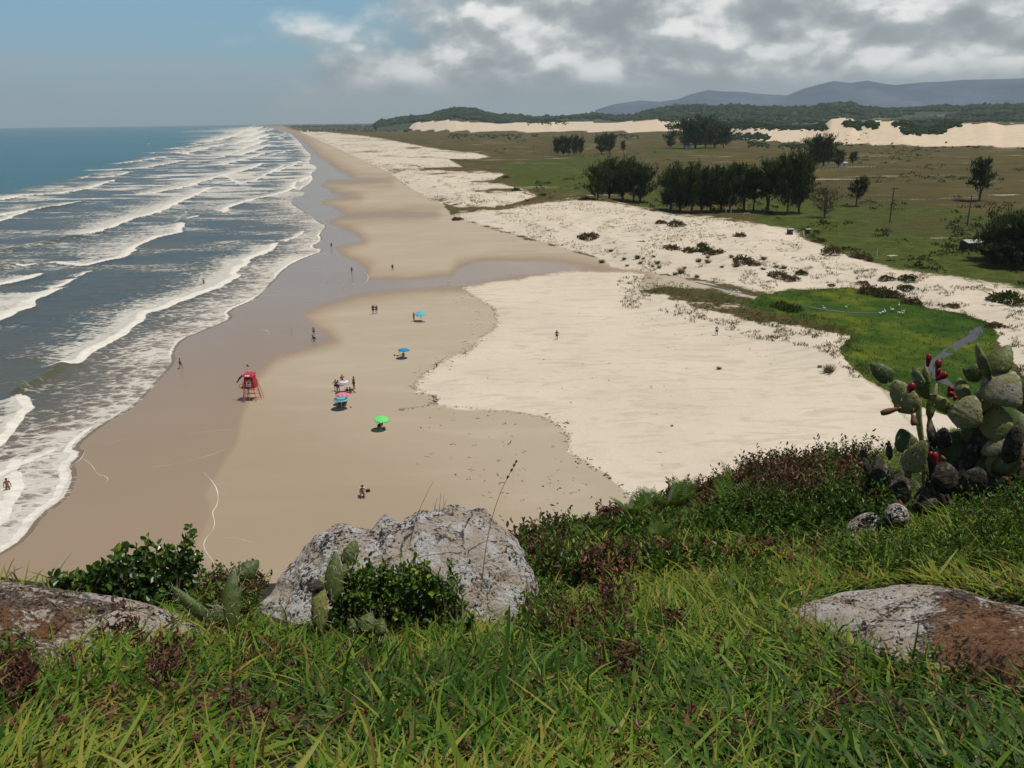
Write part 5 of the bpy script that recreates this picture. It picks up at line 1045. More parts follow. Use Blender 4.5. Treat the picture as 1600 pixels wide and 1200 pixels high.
# rocks
def rock_mat(name, rust):
    m_, q, b = mat(name); p_ = q.obj(); w_ = q.vm('ADD', p_, q.vm('MULTIPLY', (.12, .12, .12), q.new('ShaderNodeTexNoise').outputs['Color']))
    n1 = q.noise(p_, 3.2, 8, .68, .3); n2 = q.noise(p_, 16, 8, .72); n3 = q.noise(p_, 60, 5, .7); vz = q.vor(q.vm('ADD', p_, q.vm('MULTIPLY', (.05, .05, .05), n2)), 9); v2 = q.vor(q.vm('ADD', p_, q.vm('MULTIPLY', (.08, .08, .08), n2)), 17)
    base = q.ramp(q.m('ADD', q.m('MULTIPLY', n2, .6), q.m('MULTIPLY', n3, .4)), [(.32, (.05, .038, .030)), (.5, (.19, .145, .115)), (.62, (.32, .255, .205))])
    rs = q.ramp(q.m('ADD', q.m('MULTIPLY', n2, .5), q.m('MULTIPLY', n3, .5)), [(.34, (.10, .042, .020)), (.5, (.30, .150, .075)), (.66, (.46, .29, .17))])
    base = q.mix(.35*rust, base, (.36, .24, .17)); base = q.mix(q.ss(q.m('ADD', q.m('ADD', q.attr('tint'), .12*rust), q.m('MULTIPLY', q.m('SUBTRACT', n1, .5), 2.2)), .40, .62), base, rs)
    lich = q.m('ADD', q.m('MULTIPLY', n1, .50), q.m('ADD', q.m('MULTIPLY', n2, .34), q.m('MULTIPLY', n3, .30)))
    lich = q.m('SUBTRACT', lich, q.m('MULTIPLY', q.m('ADD', q.attr('tint'), .02), .17*rust))
    lm = q.ss(lich, .49, .53)
    white = q.mix(q.lin(n3, .3, .7), (.56, .55, .54), (.95, .94, .92)); white = q.mix(q.ss(vz, .42, .6), white, (.64, .56, .47))
    c = q.mix(lm, base, q.mix(.35*rust, white, (.80, .62, .48))); pit = q.ss(q.m('ADD', q.m('MULTIPLY', n3, .6), q.m('MULTIPLY', n1, .4)), .472, .445); c = q.mix(q.m('MULTIPLY', pit, .9), c, (.030, .026, .024)); ck = q.vor(q.vm('ADD', p_, q.vm('MULTIPLY', (.22, .22, .22), n1)), 3.3, 'DISTANCE_TO_EDGE'); c = q.mix(q.m('MULTIPLY', q.m('MULTIPLY', q.ss(ck, .018, .004), q.ss(n2, .40, .50)), .85), c, (.02, .016, .014))
    spots = q.m('MULTIPLY', q.ss(v2, .20, .14), q.ss(n1, .46, .54)); c = q.mix(q.m('MULTIPLY', spots, .9), c, (.68, .65, .63))
    dk = q.ss(q.m('ADD', n2, q.m('MULTIPLY', n3, .5)), .665, .58); c = q.mix(q.m('MULTIPLY', dk, .75), c, (.025, .020, .018))
    q.put(b.inputs['Base Color'], c); b.inputs['Roughness'].default_value = .9; b.inputs['Specular IOR Level'].default_value = .2
    h = q.m('ADD', q.m('MULTIPLY', n2, 1.0), q.m('ADD', q.m('MULTIPLY', n3, .35), q.m('MULTIPLY', lm, .10))); q.put(b.inputs['Normal'], q.bump(h, 1.0, .07)); return m_
m_rock = rock_mat('lichen_rock', .3); m_rockr = rock_mat('rusty_rock', 1.0)
def solid_rock(name, outline, dist, depth, material, label, seed, tilt=.0, rust=None, amp=.05, nth=420, nph=200, lean=0.0):
    O = smoothpl(outline+[outline[0]], 1)[:-1]; O = np.array(O); c = np.array([(O[:, 0].min()+O[:, 0].max())/2, O[:, 1].min()*.35+O[:, 1].max()*.65])
    th = np.linspace(0, 2*np.pi, nth, endpoint=False); ang = np.arctan2(O[:, 1]-c[1], O[:, 0]-c[0]); rr_ = np.hypot(O[:, 0]-c[0], O[:, 1]-c[1]); o_ = np.argsort(ang); ang = ang[o_]; rr_ = rr_[o_]
    R = np.interp(th, np.concatenate([ang-2*np.pi, ang, ang+2*np.pi]), np.tile(rr_, 3)); R = R/ (FL/dist)
    R = .25*np.roll(R, 1)+.5*R+.25*np.roll(R, -1)
    ph = np.linspace(0.02, np.pi-.02, nph); TH, PH = np.meshgrid(th, ph); RR_ = np.tile(R, (nph, 1))
    cc = at(c[0], c[1], dist)-np.array([0, 0, amp*1.65]); vw = unit(cc-np.array([0, 0, CH])); ex = unit(np.cross(vw, [0, 0, 1.])); ey = np.cross(ex, vw)
    s_ = np.sin(PH)**.62; dpt = np.cos(PH)
    V = cc+ex*(RR_*np.cos(TH)*s_)[..., None]-ey*(RR_*np.sin(TH)*s_)[..., None]-vw*(dpt*depth)[..., None]
    # sloping crown: lean the top backwards
    hgt_ = ((V-cc)@np.array([0, 0, 1.])); V = V+(np.array([0, 1., 0])*lean)*hgt_[..., None]
    N = unit(V-cc-0.0); sc_ = V.reshape(-1, 3); nz = fbm(sc_[:, 0]*2.3, sc_[:, 1]*2.3, sc_[:, 2]*2.3, seed=seed, oct=5, gain=.55)-.5; rdg = 1-2*np.abs(fbm(sc_[:, 0]*4+3, sc_[:, 1]*4, sc_[:, 2]*4.6, seed=seed+3, oct=4, gain=.55)-.5)
    dsp = (nz*2.2*amp+(rdg-.82)*amp*.9)
    sc_ = sc_+N.reshape(-1, 3)*dsp[:, None]
    idx = np.arange(nph-1)[:, None]*nth; j = np.arange(nth)[None]; F = np.stack([idx+j, idx+(j+1) % nth, idx+nth+(j+1) % nth, idx+nth+j], -1).reshape(-1, 4)
    tint = rust(sc_) if rust else np.zeros(len(sc_)); o = MB().add(sc_, F, tint).build(name, material, smooth=True, loc=(cc[0], cc[1], cc[2]-.3)); tag(o, label, 'rock'); return o
BOUL = [(393, 962), (400, 928), (422, 906), (441, 893), (448, 876), (458, 858), (478, 846), (492, 836), (505, 825), (520, 819), (545, 817), (562, 822), (583, 820), (592, 808), (603, 803), (612, 808), (625, 811), (640, 806), (655, 798), (672, 795), (700, 796), (718, 795), (742, 800), (762, 808), (778, 818), (795, 828), (810, 845), (822, 866), (832, 890), (838, 925), (836, 965), (815, 1000), (700, 1030), (560, 1030), (450, 1010)]
solid_rock('boulder', BOUL, 4.35, .55, m_rock, 'big white lichen covered boulder in the middle of the slope', 200, amp=.085, rust=lambda P_: sstep(proj(P_)[1], 930, 990)*.5, lean=.35)
def slab_rock(name, outline, h, material, label, seed, rust, amp=.05, lift=0.0, nr=150, nt=360, pw=3.0):
    Q, ok = hpick([p_[0] for p_ in outline], [p_[1] for p_ in outline]); Q = np.array(smoothpl([tuple(a_) for a_ in Q[:, :2]]+[tuple(Q[0, :2])], 2)[:-1]); c = Q.mean(0)
    seg = np.linalg.norm(np.diff(np.vstack([Q, Q[:1]]), axis=0), axis=1); cs = np.concatenate([[0], np.cumsum(seg)]); t_ = np.linspace(0, cs[-1], nt, endpoint=False); Qc = np.vstack([Q, Q[:1]])
    E = np.stack([np.interp(t_, cs, Qc[:, 0]), np.interp(t_, cs, Qc[:, 1])], 1)
    rho = np.linspace(0, 1.06, nr); XY = c+(E-c)[None]*rho[:, None, None]; x = XY[..., 0].ravel(); y = XY[..., 1].ravel(); rr_ = np.repeat(rho, nt)
    dome = h*(1-np.clip(rr_, 0, 1.06)**pw); base = Hh(x, y, False)
    nz = fbm(x*2.0, y*2.0, seed=seed, oct=5)-.5; rdg = 1-2*np.abs(fbm(x*3.5, y*5.5, seed=seed+2, oct=5, gain=.55)-.5)
    z = base+dome+lift+(nz*2.5+(rdg-.8)*1.1)*amp*np.clip(1.3-rr_, .3, 1)
    z = np.where(rr_ > 1.0, base-.25, z)
    V = np.stack([x+(nz*.1)*(rr_ > .6), y, z], 1); idx = np.arange(nr-1)[:, None]*nt; j = np.arange(nt)[None]; F = np.stack([idx+j, idx+(j+1) % nt, idx+nt+(j+1) % nt, idx+nt+j], -1).reshape(-1, 4)[:, ::-1]
    o = MB().add(V, F, rust(V)).build(name, material, smooth=True, loc=(c[0], c[1], float(Hh(c[0], c[1], False)))); tag(o, label, 'rock'); return o
def gpoly(poly, soft):
    def f(P_):
        u, v = proj(P_); return np.clip(.5+polysdf(u, v, poly)/soft, 0, 1)
    return f
slab_rock('rock_slab', [(-200, 920), (0, 922), (60, 920), (110, 934), (160, 940), (215, 944), (262, 962), (310, 982), (345, 1000), (300, 1008), (200, 1016), (130, 1040), (60, 1075), (0, 1100), (-200, 1110)], .09, m_rockr, 'pale orange and white rock slab at the left edge', 210, gpoly([(-200, 945), (40, 950), (110, 965), (120, 985), (80, 1020), (20, 1060), (-300, 1100)], 200), amp=.075)
slab_rock('rock_slab', [(1205, 965), (1250, 948), (1300, 932), (1345, 926), (1410, 922), (1460, 928), (1510, 938), (1560, 950), (1620, 965), (1800, 1000), (1900, 1150), (1640, 1105), (1560, 1080), (1480, 1062), (1410, 1050), (1360, 1030), (1330, 1010), (1290, 992), (1240, 985)], .13, m_rockr, 'rusty brown rock slab with white lichen at the right edge', 220, gpoly([(1480, 935), (1700, 960), (1900, 1100), (1640, 1090), (1520, 1070), (1450, 1010), (1470, 960)], 90), amp=.05)
for i, (ol, d_, lab) in enumerate([([(1318, 838), (1330, 815), (1345, 800), (1362, 796), (1385, 806), (1380, 826), (1350, 845)], 5.7, 'small white lichened rock at the foot of the big cactus'), ([(1385, 800), (1395, 784), (1410, 786), (1418, 800), (1412, 815), (1392, 815)], 5.6, 'small pale stone right beside the small white rock under the cactus')]):
    solid_rock('stone', ol, d_, .12, m_rock, lab, 230+i, amp=.012, nth=120, nph=60)

# ---------- vegetation helpers on the headland
ROCKS = [BOUL, [(-200, 925), (60, 918), (215, 935), (330, 985), (230, 985), (120, 1008), (0, 1065), (-200, 1080)], [(1215, 962), (1300, 925), (1410, 908), (1560, 935), (1700, 950), (1700, 1100), (1560, 1068), (1400, 1036), (1300, 985)]]
def region(poly, n, jitter=0):
    xs_ = [p_[0] for p_ in poly]; ys_ = [p_[1] for p_ in poly]; out_ = []
    px = RS.uniform(min(xs_), max(xs_), n*4); py = RS.uniform(min(ys_), max(ys_), n*4); m = polysdf(px, py, poly) > 0; px, py = px[m][:n], py[m][:n]; Q, ok = hpick(px, py); return Q[ok], px[ok], py[ok]
m_grass = foliage('grass_blades', [(0, (.030, .080, .008)), (.35, (.115, .225, .022)), (.62, (.225, .305, .034)), (.80, (.34, .31, .06)), (.92, (.21, .11, .04)), (1, (.07, .025, .016))],   .5, .38, .2)
# uniform in world, thinned out of sight
N0 = 460000
gxr = np.where(RS.rand(N0) < .80, RS.uniform(-3.6, 5.0, N0), RS.uniform(-6.5, 8.5, N0)); gyr = RS.uniform(.9, 8.3, N0); gz = Hh(gxr, gyr); Pg = np.stack([gxr, gyr, gz], 1); u_, v_ = proj(Pg)
inrock = (polysdf(u_, v_, ROCKS[1]) > 2) | (polysdf(u_, v_, ROCKS[2]) > 2) | ((polysdf(u_, v_, BOUL) > 0) & (v_ < 985) & (gyr < 6))
e_ = gyr-np.interp(gxr, EX, EY)
upper = v_ < np.interp(u_, [0, 400, 830, 1000, 1200, 1350, 1600], [980, 970, 960, 905, 880, 850, 830])
keep = (((u_ > -140) & (u_ < 1740) & (v_ < 1330)) | ((u_ > -900) & (u_ < 2500) & (v_ < 1500) & (RS.rand(N0) < .8))) & ~inrock & (e_ < -.1) & (~upper | (RS.rand(N0) < np.where(u_ > 1230, .75, .35))) & ~((u_ > 1360) & (v_ < 800) & (RS.rand(N0) < .8))
clump = fbm(gxr*2.2, gyr*2.2, seed=301, oct=3); keep &= RS.rand(N0) < sstep(clump, .26, .48)*1.0+.20
near_ = np.linalg.norm(Pg-np.array([0, 0, CH]), axis=1); keep &= RS.rand(N0) < np.clip(.45+near_/6, 0, 1)
Pg = Pg[keep]; n = len(Pg); print('grass', n); yl = fbm(Pg[:, 0]*.9+5, Pg[:, 1]*.9, seed=303, oct=3); uu = u_[keep]
tint = np.clip(.30+(yl-.5)*1.2+RS.normal(0, .24, n)+.30*sstep(uu, 700, 0)-.12*sstep(uu, 600, 1300), .0, .78); dead = RS.rand(n) < (.10+.16*sstep(yl, .5, .65)+.12*sstep(uu, 800, 200)); tint = np.where(dead, RS.uniform(.76, 1.0, n), tint)
L = RS.gamma(5, .0172, n)*np.where(dead, .8, 1)*(.75+.55*clump[keep])+.02; D = unit(rdir(n)*np.array([1.15, 1.15, .3])+np.array([.08, -.12, .55])); Wd = RS.uniform(.0045, .0125, n)*np.where(RS.rand(n) < .12, 1.5, 1)
mb = MB(); blades(mb, Pg, D, L, Wd, rdir(n)*(L*.35)[:, None]*np.array([1, 1, .2])-np.array([0, 0, 1])*(L*.22)[:, None], tint, wprof=(.7, 1, .8, .08)); 
ns = 5000; ks = RS.randint(0, n, ns); Ds = unit(rdir(ns)*np.array([1, 1, .18])+np.array([0, 0, .12])); Ls = RS.uniform(.06, .22, ns); blades(mb, Pg[ks]+np.array([0, 0, .035]), Ds, Ls, RS.uniform(.002, .005, ns), rdir(ns)*.02, np.where(RS.rand(ns) < .6, RS.uniform(.76, .9, ns), RS.uniform(.9, 1, ns)))
o = mb.build('grass', m_grass, smooth=False); tag(o, 'thick bright green and yellowed grass covering the near slope', 'grass', kind='stuff')
# small leafy sprigs: groups of leaves on short stalks (maroon and dark green ground shrubs)
m_maroon = foliage('maroon_leaves', [(0, (.030, .010, .010)), (.35, (.095, .032, .028)), (.65, (.20, .080, .058)), (.85, (.13, .14, .04)), (1, (.20, .25, .05))], .5, .15, .3)
m_gleaf = foliage('small_green_leaves', [(0, (.014, .038, .006)), (.45, (.060, .125, .016)), (.8, (.14, .23, .030)), (1, (.25, .33, .045))], .42, .25, .35)
def sprigs(mb_, Pw, hgt, nl, ls, tint, spread=.5, wr=.42, topup=.6):
    n = len(Pw); D = unit(rdir(n)*spread+np.array([0, 0, 1.])); H_ = hgt*RS.uniform(.5, 1.15, n); q_ = np.tile(np.linspace(.15, 1, nl), n)+RS.normal(0, .03, n*nl)
    P0 = np.repeat(Pw, nl, 0)+np.repeat(D*H_[:, None], nl, 0)*q_[:, None]; A = unit(rdir(n*nl)*np.array([1, 1, .5])+np.array([0, 0, topup])*(.3+q_)[:, None]); L = ls*RS.uniform(.6, 1.3, n*nl)
    leaves(mb_, P0, A, unit(rdir(n*nl, .8)), L, L*wr, np.clip(np.repeat(tint, nl)+RS.normal(0, .10, n*nl), 0, 1))
    blades(mb_, Pw, D, H_, np.full(n, .004), D*0, np.full(n, .1))
mbm = MB(); mbg = MB()
REG_UP = [(805, 900), (812, 845), (840, 828), (900, 812), (960, 790), (1020, 775), (1100, 760), (1180, 742), (1250, 728), (1350, 725), (1380, 760), (1380, 830), (1250, 870), (1150, 880), (1000, 905), (900, 950), (840, 990), (800, 980)]
N1 = 9500; sx0 = RS.uniform(-.2, 4.6, N1); sy0 = RS.uniform(4.0, 8.6, N1); sz0 = Hh(sx0, sy0); Ps = np.stack([sx0, sy0, sz0], 1); u_, v_ = proj(Ps+np.array([0, 0, .12])); e_ = sy0-np.interp(sx0, EX, EY)
gp_ = fbm(sx0*1.7+9, sy0*1.7, seed=313, oct=3); kk = ((polysdf(u_, v_, REG_UP) > -14)) & (e_ < .5) & (RS.rand(N1) < sstep(gp_, .26, .46)*.8+.42); Ps = Ps[kk]; mk = fbm(Ps[:, 0]*2.6, Ps[:, 1]*2.6, seed=310, oct=4)+.10*sstep(Ps[:, 1], 5.6, 7.2); mar = mk > .545; print('sprigs', len(Ps))
hs = .07+.28*sstep(fbm(Ps[:, 0]*1.7+9, Ps[:, 1]*1.7, seed=313, oct=3), .30, .68)**1.2
sprigs(mbm, Ps[mar], hs[mar], 16, .038, RS.uniform(.1, .75, mar.sum())); sprigs(mbg, Ps[~mar], hs[~mar]*.9, 18, .034, RS.uniform(.1, .7, (~mar).sum()))
# sprigs left of the boulder, around its foot, in the grass
for poly, n, h_, gr in (([(310, 935), (325, 890), (400, 862), (450, 868), (440, 900), (400, 930), (395, 975), (330, 975)], 420, .16, .5), ([(820, 900), (850, 900), (900, 960), (870, 1010), (820, 1010)], 260, .12, .7), ([(160, 985), (200, 975), (215, 1010), (170, 1020)], 60, .12, 0), ([(240, 1030), (285, 1020), (300, 1050), (250, 1080)], 130, .09, 0), ([(0, 1060), (45, 1062), (50, 1105), (0, 1110)], 150, .10, 0), ([(375, 1020), (470, 1030), (470, 1065), (380, 1050)], 140, .07, .1),
        ([(530, 1030), (580, 1035), (585, 1070), (530, 1065)], 60, .07, .1), ([(938, 935), (978, 930), (978, 1000), (945, 1000)], 70, .16, .0), ([(955, 1020), (995, 1015), (1000, 1075), (940, 1070)], 80, .09, 0), ([(1030, 970), (1060, 960), (1065, 1005), (1030, 1000)], 60, .08, 0), ([(850, 960), (930, 960), (930, 1020), (850, 1010)], 150, .09, .2), ([(1280, 860), (1600, 840), (1600, 900), (1450, 900), (1300, 905)], 500, .14, 1.0), ([(1500, 760), (1600, 760), (1620, 850), (1480, 850)], 260, .2, .9), ([(1130, 900), (1200, 880), (1210, 950), (1150, 960)], 120, .12, .95), ([(0, 1020), (40, 1020), (50, 1060), (0, 1060)], 60, .10, 1)):
    Q, a_, b_ = region(poly, n); m = RS.rand(len(Q)) < gr
    if (~m).sum(): sprigs(mbm, Q[~m], h_, 14, .024, RS.uniform(.1, .7, (~m).sum()))
    if m.sum(): sprigs(mbg, Q[m], h_, 16, .024, RS.uniform(.2, .9, m.sum()))
# scattered maroon plantlets over the whole lawn
Q, a_, b_ = region([(0, 1000), (400, 1000), (1200, 900), (1600, 1100), (1600, 1200), (0, 1200)], 520); Q = Q[fbm(Q[:, 0]*1.6, Q[:, 1]*1.6, seed=330) > .47]; sprigs(mbm, Q, .085, 12, .022, RS.uniform(.2, .8, len(Q)), spread=.8)
tag(mbm.build('maroon_groundcover', m_maroon), 'dark maroon leaved ground cover along the ridge and in the grass', 'ground cover', kind='stuff')
tag(mbg.build('green_groundcover', m_gleaf), 'small leaved dark green ground cover along the ridge', 'ground cover', kind='stuff')
# ferns
m_fern = foliage('fern_fronds', [(0, (.03, .075, .010)), (.5, (.075, .15, .018)), (1, (.18, .24, .03))], .45, .35, .3)
def fern(px, py, hpx, label, nf=7, lift=0.0, tip=.5):
    Q, ok = hpick([px], [py]); b0 = Q[0]; dist = np.linalg.norm(b0-np.array([0, 0, CH])); L_ = 1.12*hpx*dist/FL; t = empty('fern', b0); mb_ = MB()
    for i in range(nf):
        a = RS.uniform(0, 6.28); dv = unit(np.array([math.cos(a)*.55, math.sin(a)*.55, 1.0])); n = 16; s_ = np.linspace(.12, 1, n); Pc = dv*L_*s_[:, None]+np.array([math.cos(a), math.sin(a), -.35])*(.28*L_*s_**2)[:, None]; T = unit(np.gradient(Pc, axis=0)); S = unit(np.cross(T, [0, 0, 1.]))
        wd = L_*.24*np.sin(np.pi*np.clip(s_*.9+.12, 0, 1))**.8
        for sg_ in (-1, 1): leaves(mb_, Pc, S*sg_+T*.45+np.array([0, 0, .15]), np.cross(S, T), wd, wd*.26, np.clip(RS.normal(tip, .2, n), 0, 1))
        V, F = tube(Pc[::3], L_*.006, 4); mb_.add(V, F, .2)
    mb_.build('frond', m_fern, t); tag(t, label, 'fern', 'bright ferns among the maroon ground cover'); return t
for px, py, h_, lab in [(988, 812, 42, 'small bright fern leaning on the ridge left of centre'), (1014, 800, 36, 'bright fern with upright tips against the sand'), (1047, 800, 45, 'fern with one pointed frond against the sand'), (1069, 792, 44, 'tall lacy fern standing against the pale sand'), (1142, 800, 52, 'wide bright fern in the middle of the ridge'), (1152, 770, 45, 'bright fern just under the skyline of the ridge'), (1190, 760, 45, 'fern at the skyline left of the cactus'), (1224, 745, 40, 'bright green fern with soft fronds near the skyline'), (1262, 740, 42, 'fern near the cactus on the skyline'), (1302, 740, 40, 'feathery fern closest to the big cactus'), (917, 850, 34, 'fern beside the maroon bush at the left of the ridge'), (850, 868, 30, 'small fern right of the boulder top'), (1025, 855, 42, 'dark fern in the shade of the maroon bushes'), (1320, 790, 48, 'fern low at the left foot of the cactus'), (1150, 935, 42, 'yellow green bushy fern in the lawn right of centre'), (1040, 900, 34, 'pale yellow green leafy fern in the lawn'), (862, 935, 36, 'bright fern at the right foot of the boulder')]:
    fern(px, py, h_, lab, tip=.75 if py > 890 else .5)
# left coastal shrub with round leaves
m_round = foliage('leathery_leaves', [(0, (.010, .030, .006)), (.4, (.028, .075, .010)), (.75, (.075, .15, .018)), (1, (.20, .26, .04))], .3, .2, .5)
def leafshrub(label, tips, basepts, dist, lsz, nfill, fillpoly, material, name='leafy_shrub', nper=16):
    c0 = at(*basepts[len(basepts)//2], dist); t = empty(name, c0-np.array([0, 0, .1])); org = np.array(t.location); mbs = MB(); mbl = MB()
    for tx, ty in tips:
        bi = basepts[int(np.argmin([abs(b_[0]-tx) for b_ in basepts]))]; dj = dist+RS.uniform(-.18, .18); a = at(bi[0]+RS.normal(0, 5), bi[1], dist)-org; b_ = at(tx, ty, dj)-org; md = (a+b_)/2+rdir(1)[0]*.03
        V, F = tube([a, md, b_], [.007, .005, .002], 5); mbs.add(V, F); n = nper; q_ = RS.uniform(.35, 1.0, n)**.7; Pc = np.where((q_ < .5)[:, None], a+(md-a)*(q_*2)[:, None], md+(b_-md)*((q_-.5)*2)[:, None]); A = rdir(n, .6); L_ = lsz*RS.uniform(.7, 1.2, n)
        leaves(mbl, Pc+A*.004, A, unit(rdir(n)+np.array([0, -.6, .9])), L_, L_*.68, np.clip(RS.normal(.38, .2, n)+.35*(q_ > .85), 0, 1), shape=(.30, .74))
    m = RS.uniform([min(p_[0] for p_ in fillpoly), min(p_[1] for p_ in fillpoly)], [max(p_[0] for p_ in fillpoly), max(p_[1] for p_ in fillpoly)], (nfill*3, 2)); m = m[polysdf(m[:, 0], m[:, 1], fillpoly) > 0][:nfill]
    Pf = at(m[:, 0], m[:, 1], (dist+RS.uniform(-.12, .35, len(m)))[:, None])-org; A = rdir(len(Pf), .5); L_ = lsz*RS.uniform(.6, 1.15, len(Pf)); leaves(mbl, Pf, A, unit(rdir(len(Pf))+np.array([0, -.5, .9])), L_, L_*.68, np.clip(RS.normal(.30, .2, len(Pf)), 0, 1), shape=(.30, .74))
    for i in range(26): k_ = RS.randint(len(m)); bi = basepts[RS.randint(len(basepts))]; V, F = tube([at(*bi, dist+.05)-org, at(m[k_, 0], m[k_, 1], dist+.1)-org], [.006, .003], 5); mbs.add(V, F)
    mbs.build('stems', m_bark, t); mbl.build('foliage', material, t, smooth=False); tag(t, label, 'shrub'); return t
tips = [(80, 900), (92, 905), (105, 891), (100, 918), (125, 900), (140, 886), (135, 905), (160, 878), (150, 896), (180, 858), (195, 845), (188, 872), (212, 847), (205, 868), (232, 840), (236, 862), (247, 852), (260, 858), (255, 875), (275, 858), (270, 880), (290, 832), (288, 850), (300, 817), (296, 840), (305, 835), (300, 862), (317, 860), (310, 878), (220, 880), (170, 885), (240, 885)]
leafshrub('dark shrub with round leathery leaves behind the left rock slab', tips, [(110, 925), (150, 935), (190, 940), (230, 945), (270, 950)], 4.45, .040, 900, [(118, 915), (150, 890), (180, 872), (230, 866), (280, 862), (312, 868), (316, 910), (300, 950), (250, 955), (190, 938), (140, 930)], m_round)
tips = [(RS.uniform(520, 715), RS.uniform(872, 960)) for _ in range(46)]+[(650, 868), (662, 880), (672, 890), (600, 885), (560, 888), (575, 870), (640, 880), (690, 915), (720, 940), (740, 965), (700, 900)]
leafshrub('low dense dark green bush growing against the front of the boulder', tips, [(540, 985), (580, 990), (630, 990), (680, 990), (720, 985)], 3.75, .027, 3000, [(515, 930), (540, 895), (590, 885), (640, 890), (680, 900), (710, 940), (735, 985), (640, 1000), (530, 990)], m_gleaf, nper=22, name='small_leaved_bush')
# prickly pears
m_pad, q, b = mat('cactus_pad'); p_ = q.obj(); tn = q.attr('tint'); n1_ = q.noise(p_, 9, 5, .65); n2_ = q.noise(p_, 40, 6, .7); 
c_ = q.mix(n1_, (.038, .070, .014), (.11, .145, .030)); c_ = q.mix(q.ss(q.m('ADD', tn, q.m('MULTIPLY', q.m('SUBTRACT', n1_, .5), .8)), .25, .55), c_, (.24, .23, .06)); ls_ = q.ss(q.m('ADD', q.m('MULTIPLY', tn, .8), q.m('ADD', q.m('MULTIPLY', q.m('SUBTRACT', n2_, .5), 1.8), q.m('MULTIPLY', q.m('SUBTRACT', n1_, .5), 1.1))), .66, .76)
c_ = q.mix(ls_, c_, q.mix(n2_, (.12, .105, .07), (.44, .41, .32))); ar = q.vor(q.scale(p_, (1, 1, 1)), 27); c_ = q.mix(q.m('MULTIPLY', q.ss(ar, .24, .13), .85), c_, (.05, .035, .02))
q.put(b.inputs['Base Color'], c_); b.inputs['Roughness'].default_value = .5; q.put(b.inputs['Normal'], q.bump(q.m('ADD', n2_, q.m('MULTIPLY', ls_, .5)), .5, .01))
m_dry, q, b = mat('dead_cactus_pad'); n2_ = q.noise(q.obj(), 22, 7, .7); q.put(b.inputs['Base Color'], q.ramp(n2_, [(.38, (.018, .014, .010)), (.55, (.075, .060, .045)), (.70, (.30, .27, .22))])); b.inputs['Roughness'].default_value = .9; q.put(b.inputs['Normal'], q.bump(n2_, .9, .02))
m_fruit = plain('red_fruit', (.22, .018, .022), .35, .25, 20); m_fruitb = plain('brown_fruit', (.20, .085, .045), .5, .3, 15); m_spine = plain('spines', (.55, .50, .38), .6)
def pad(parent, base, tip, wpx, dist, ddist, face, tint=0., m_=None, spines=0, th=.016, name='pad', bend=.06):
    org = np.array(parent.location); a = at(*base, dist)-org; b_ = at(*tip, dist+ddist)-org; ax = b_-a; L_ = np.linalg.norm(ax); ax = ax/L_; W_ = wpx*dist/FL; vw = unit(at(*base, 1.0)-np.array([0, 0, CH])); s0 = unit(np.cross(ax, vw)); n0 = np.cross(s0, ax)
    S = s0*math.cos(face)+n0*math.sin(face); N = np.cross(S, ax); nu, nv = 22, 26; u = np.linspace(-.02, 1.0, nu); an = np.linspace(0, 2*np.pi, nv, endpoint=False)
    prof = np.clip(np.sin(np.pi*np.clip(u, .0, 1)**.72)**.62, .10, 1); prof[-1] = .02; prof = np.where(u < .12, np.maximum(.22, prof*.9), prof)
    wob_ = 1+.05*np.sin(u*9+RS.uniform(0, 6)); V = []
    for i in range(nu):
        cx = np.cos(an); sx_ = np.sin(an); edge_ = 1+.03*np.sin(u[i]*40+an*0)
        V.append(a+ax*(u[i]*L_)+S*(cx*prof[i]*W_/2*wob_[i]*edge_)[:, None]+N*(sx_*th*prof[i]**.5)[:, None]+N*(bend*L_*(u[i]-.5)**2*4-bend*L_)+N*(.05*W_*cx**2*prof[i])[:, None])
    V = np.concatenate(V); F = [(i*nv+j, i*nv+(j+1) % nv, (i+1)*nv+(j+1) % nv, (i+1)*nv+j) for i in range(nu-1) for j in range(nv)]; V = V+RS.normal(0, .0012, V.shape)
    pm = MB().add(V, np.array(F), tint)
    if spines:
        k_ = RS.randint(nv*2, nv*(nu-1), spines); Pp = V[k_]; dd = unit((Pp-(a+ax*L_*.5))*np.array([.6, .6, .6])+N*np.sign((Pp-a)@N)[:, None]*.05+rdir(spines)*.08); blades(pm, Pp, dd, RS.uniform(.02, .045, spines), np.full(spines, .0014), dd*0, np.zeros(spines)); pm.mi[-1][:] = 1
    return pm.build(name, [m_ or m_pad, m_spine], parent, smooth=True)
def fruit(parent, base, tip, wpx, dist, m_, top=.0):
    org = np.array(parent.location); a = at(*base, dist)-org; b_ = at(*tip, dist)-org; r_f = wpx*dist/FL/2; q_ = np.linspace(0, 1, 9); V, F = tube(a+(b_-a)*q_[:, None], r_f*np.array([.40, .50, .58, .68, .80, .90, .92, .85, .60]), 12); return MB().add(V, F).build('fruit', m_, parent, smooth=True)
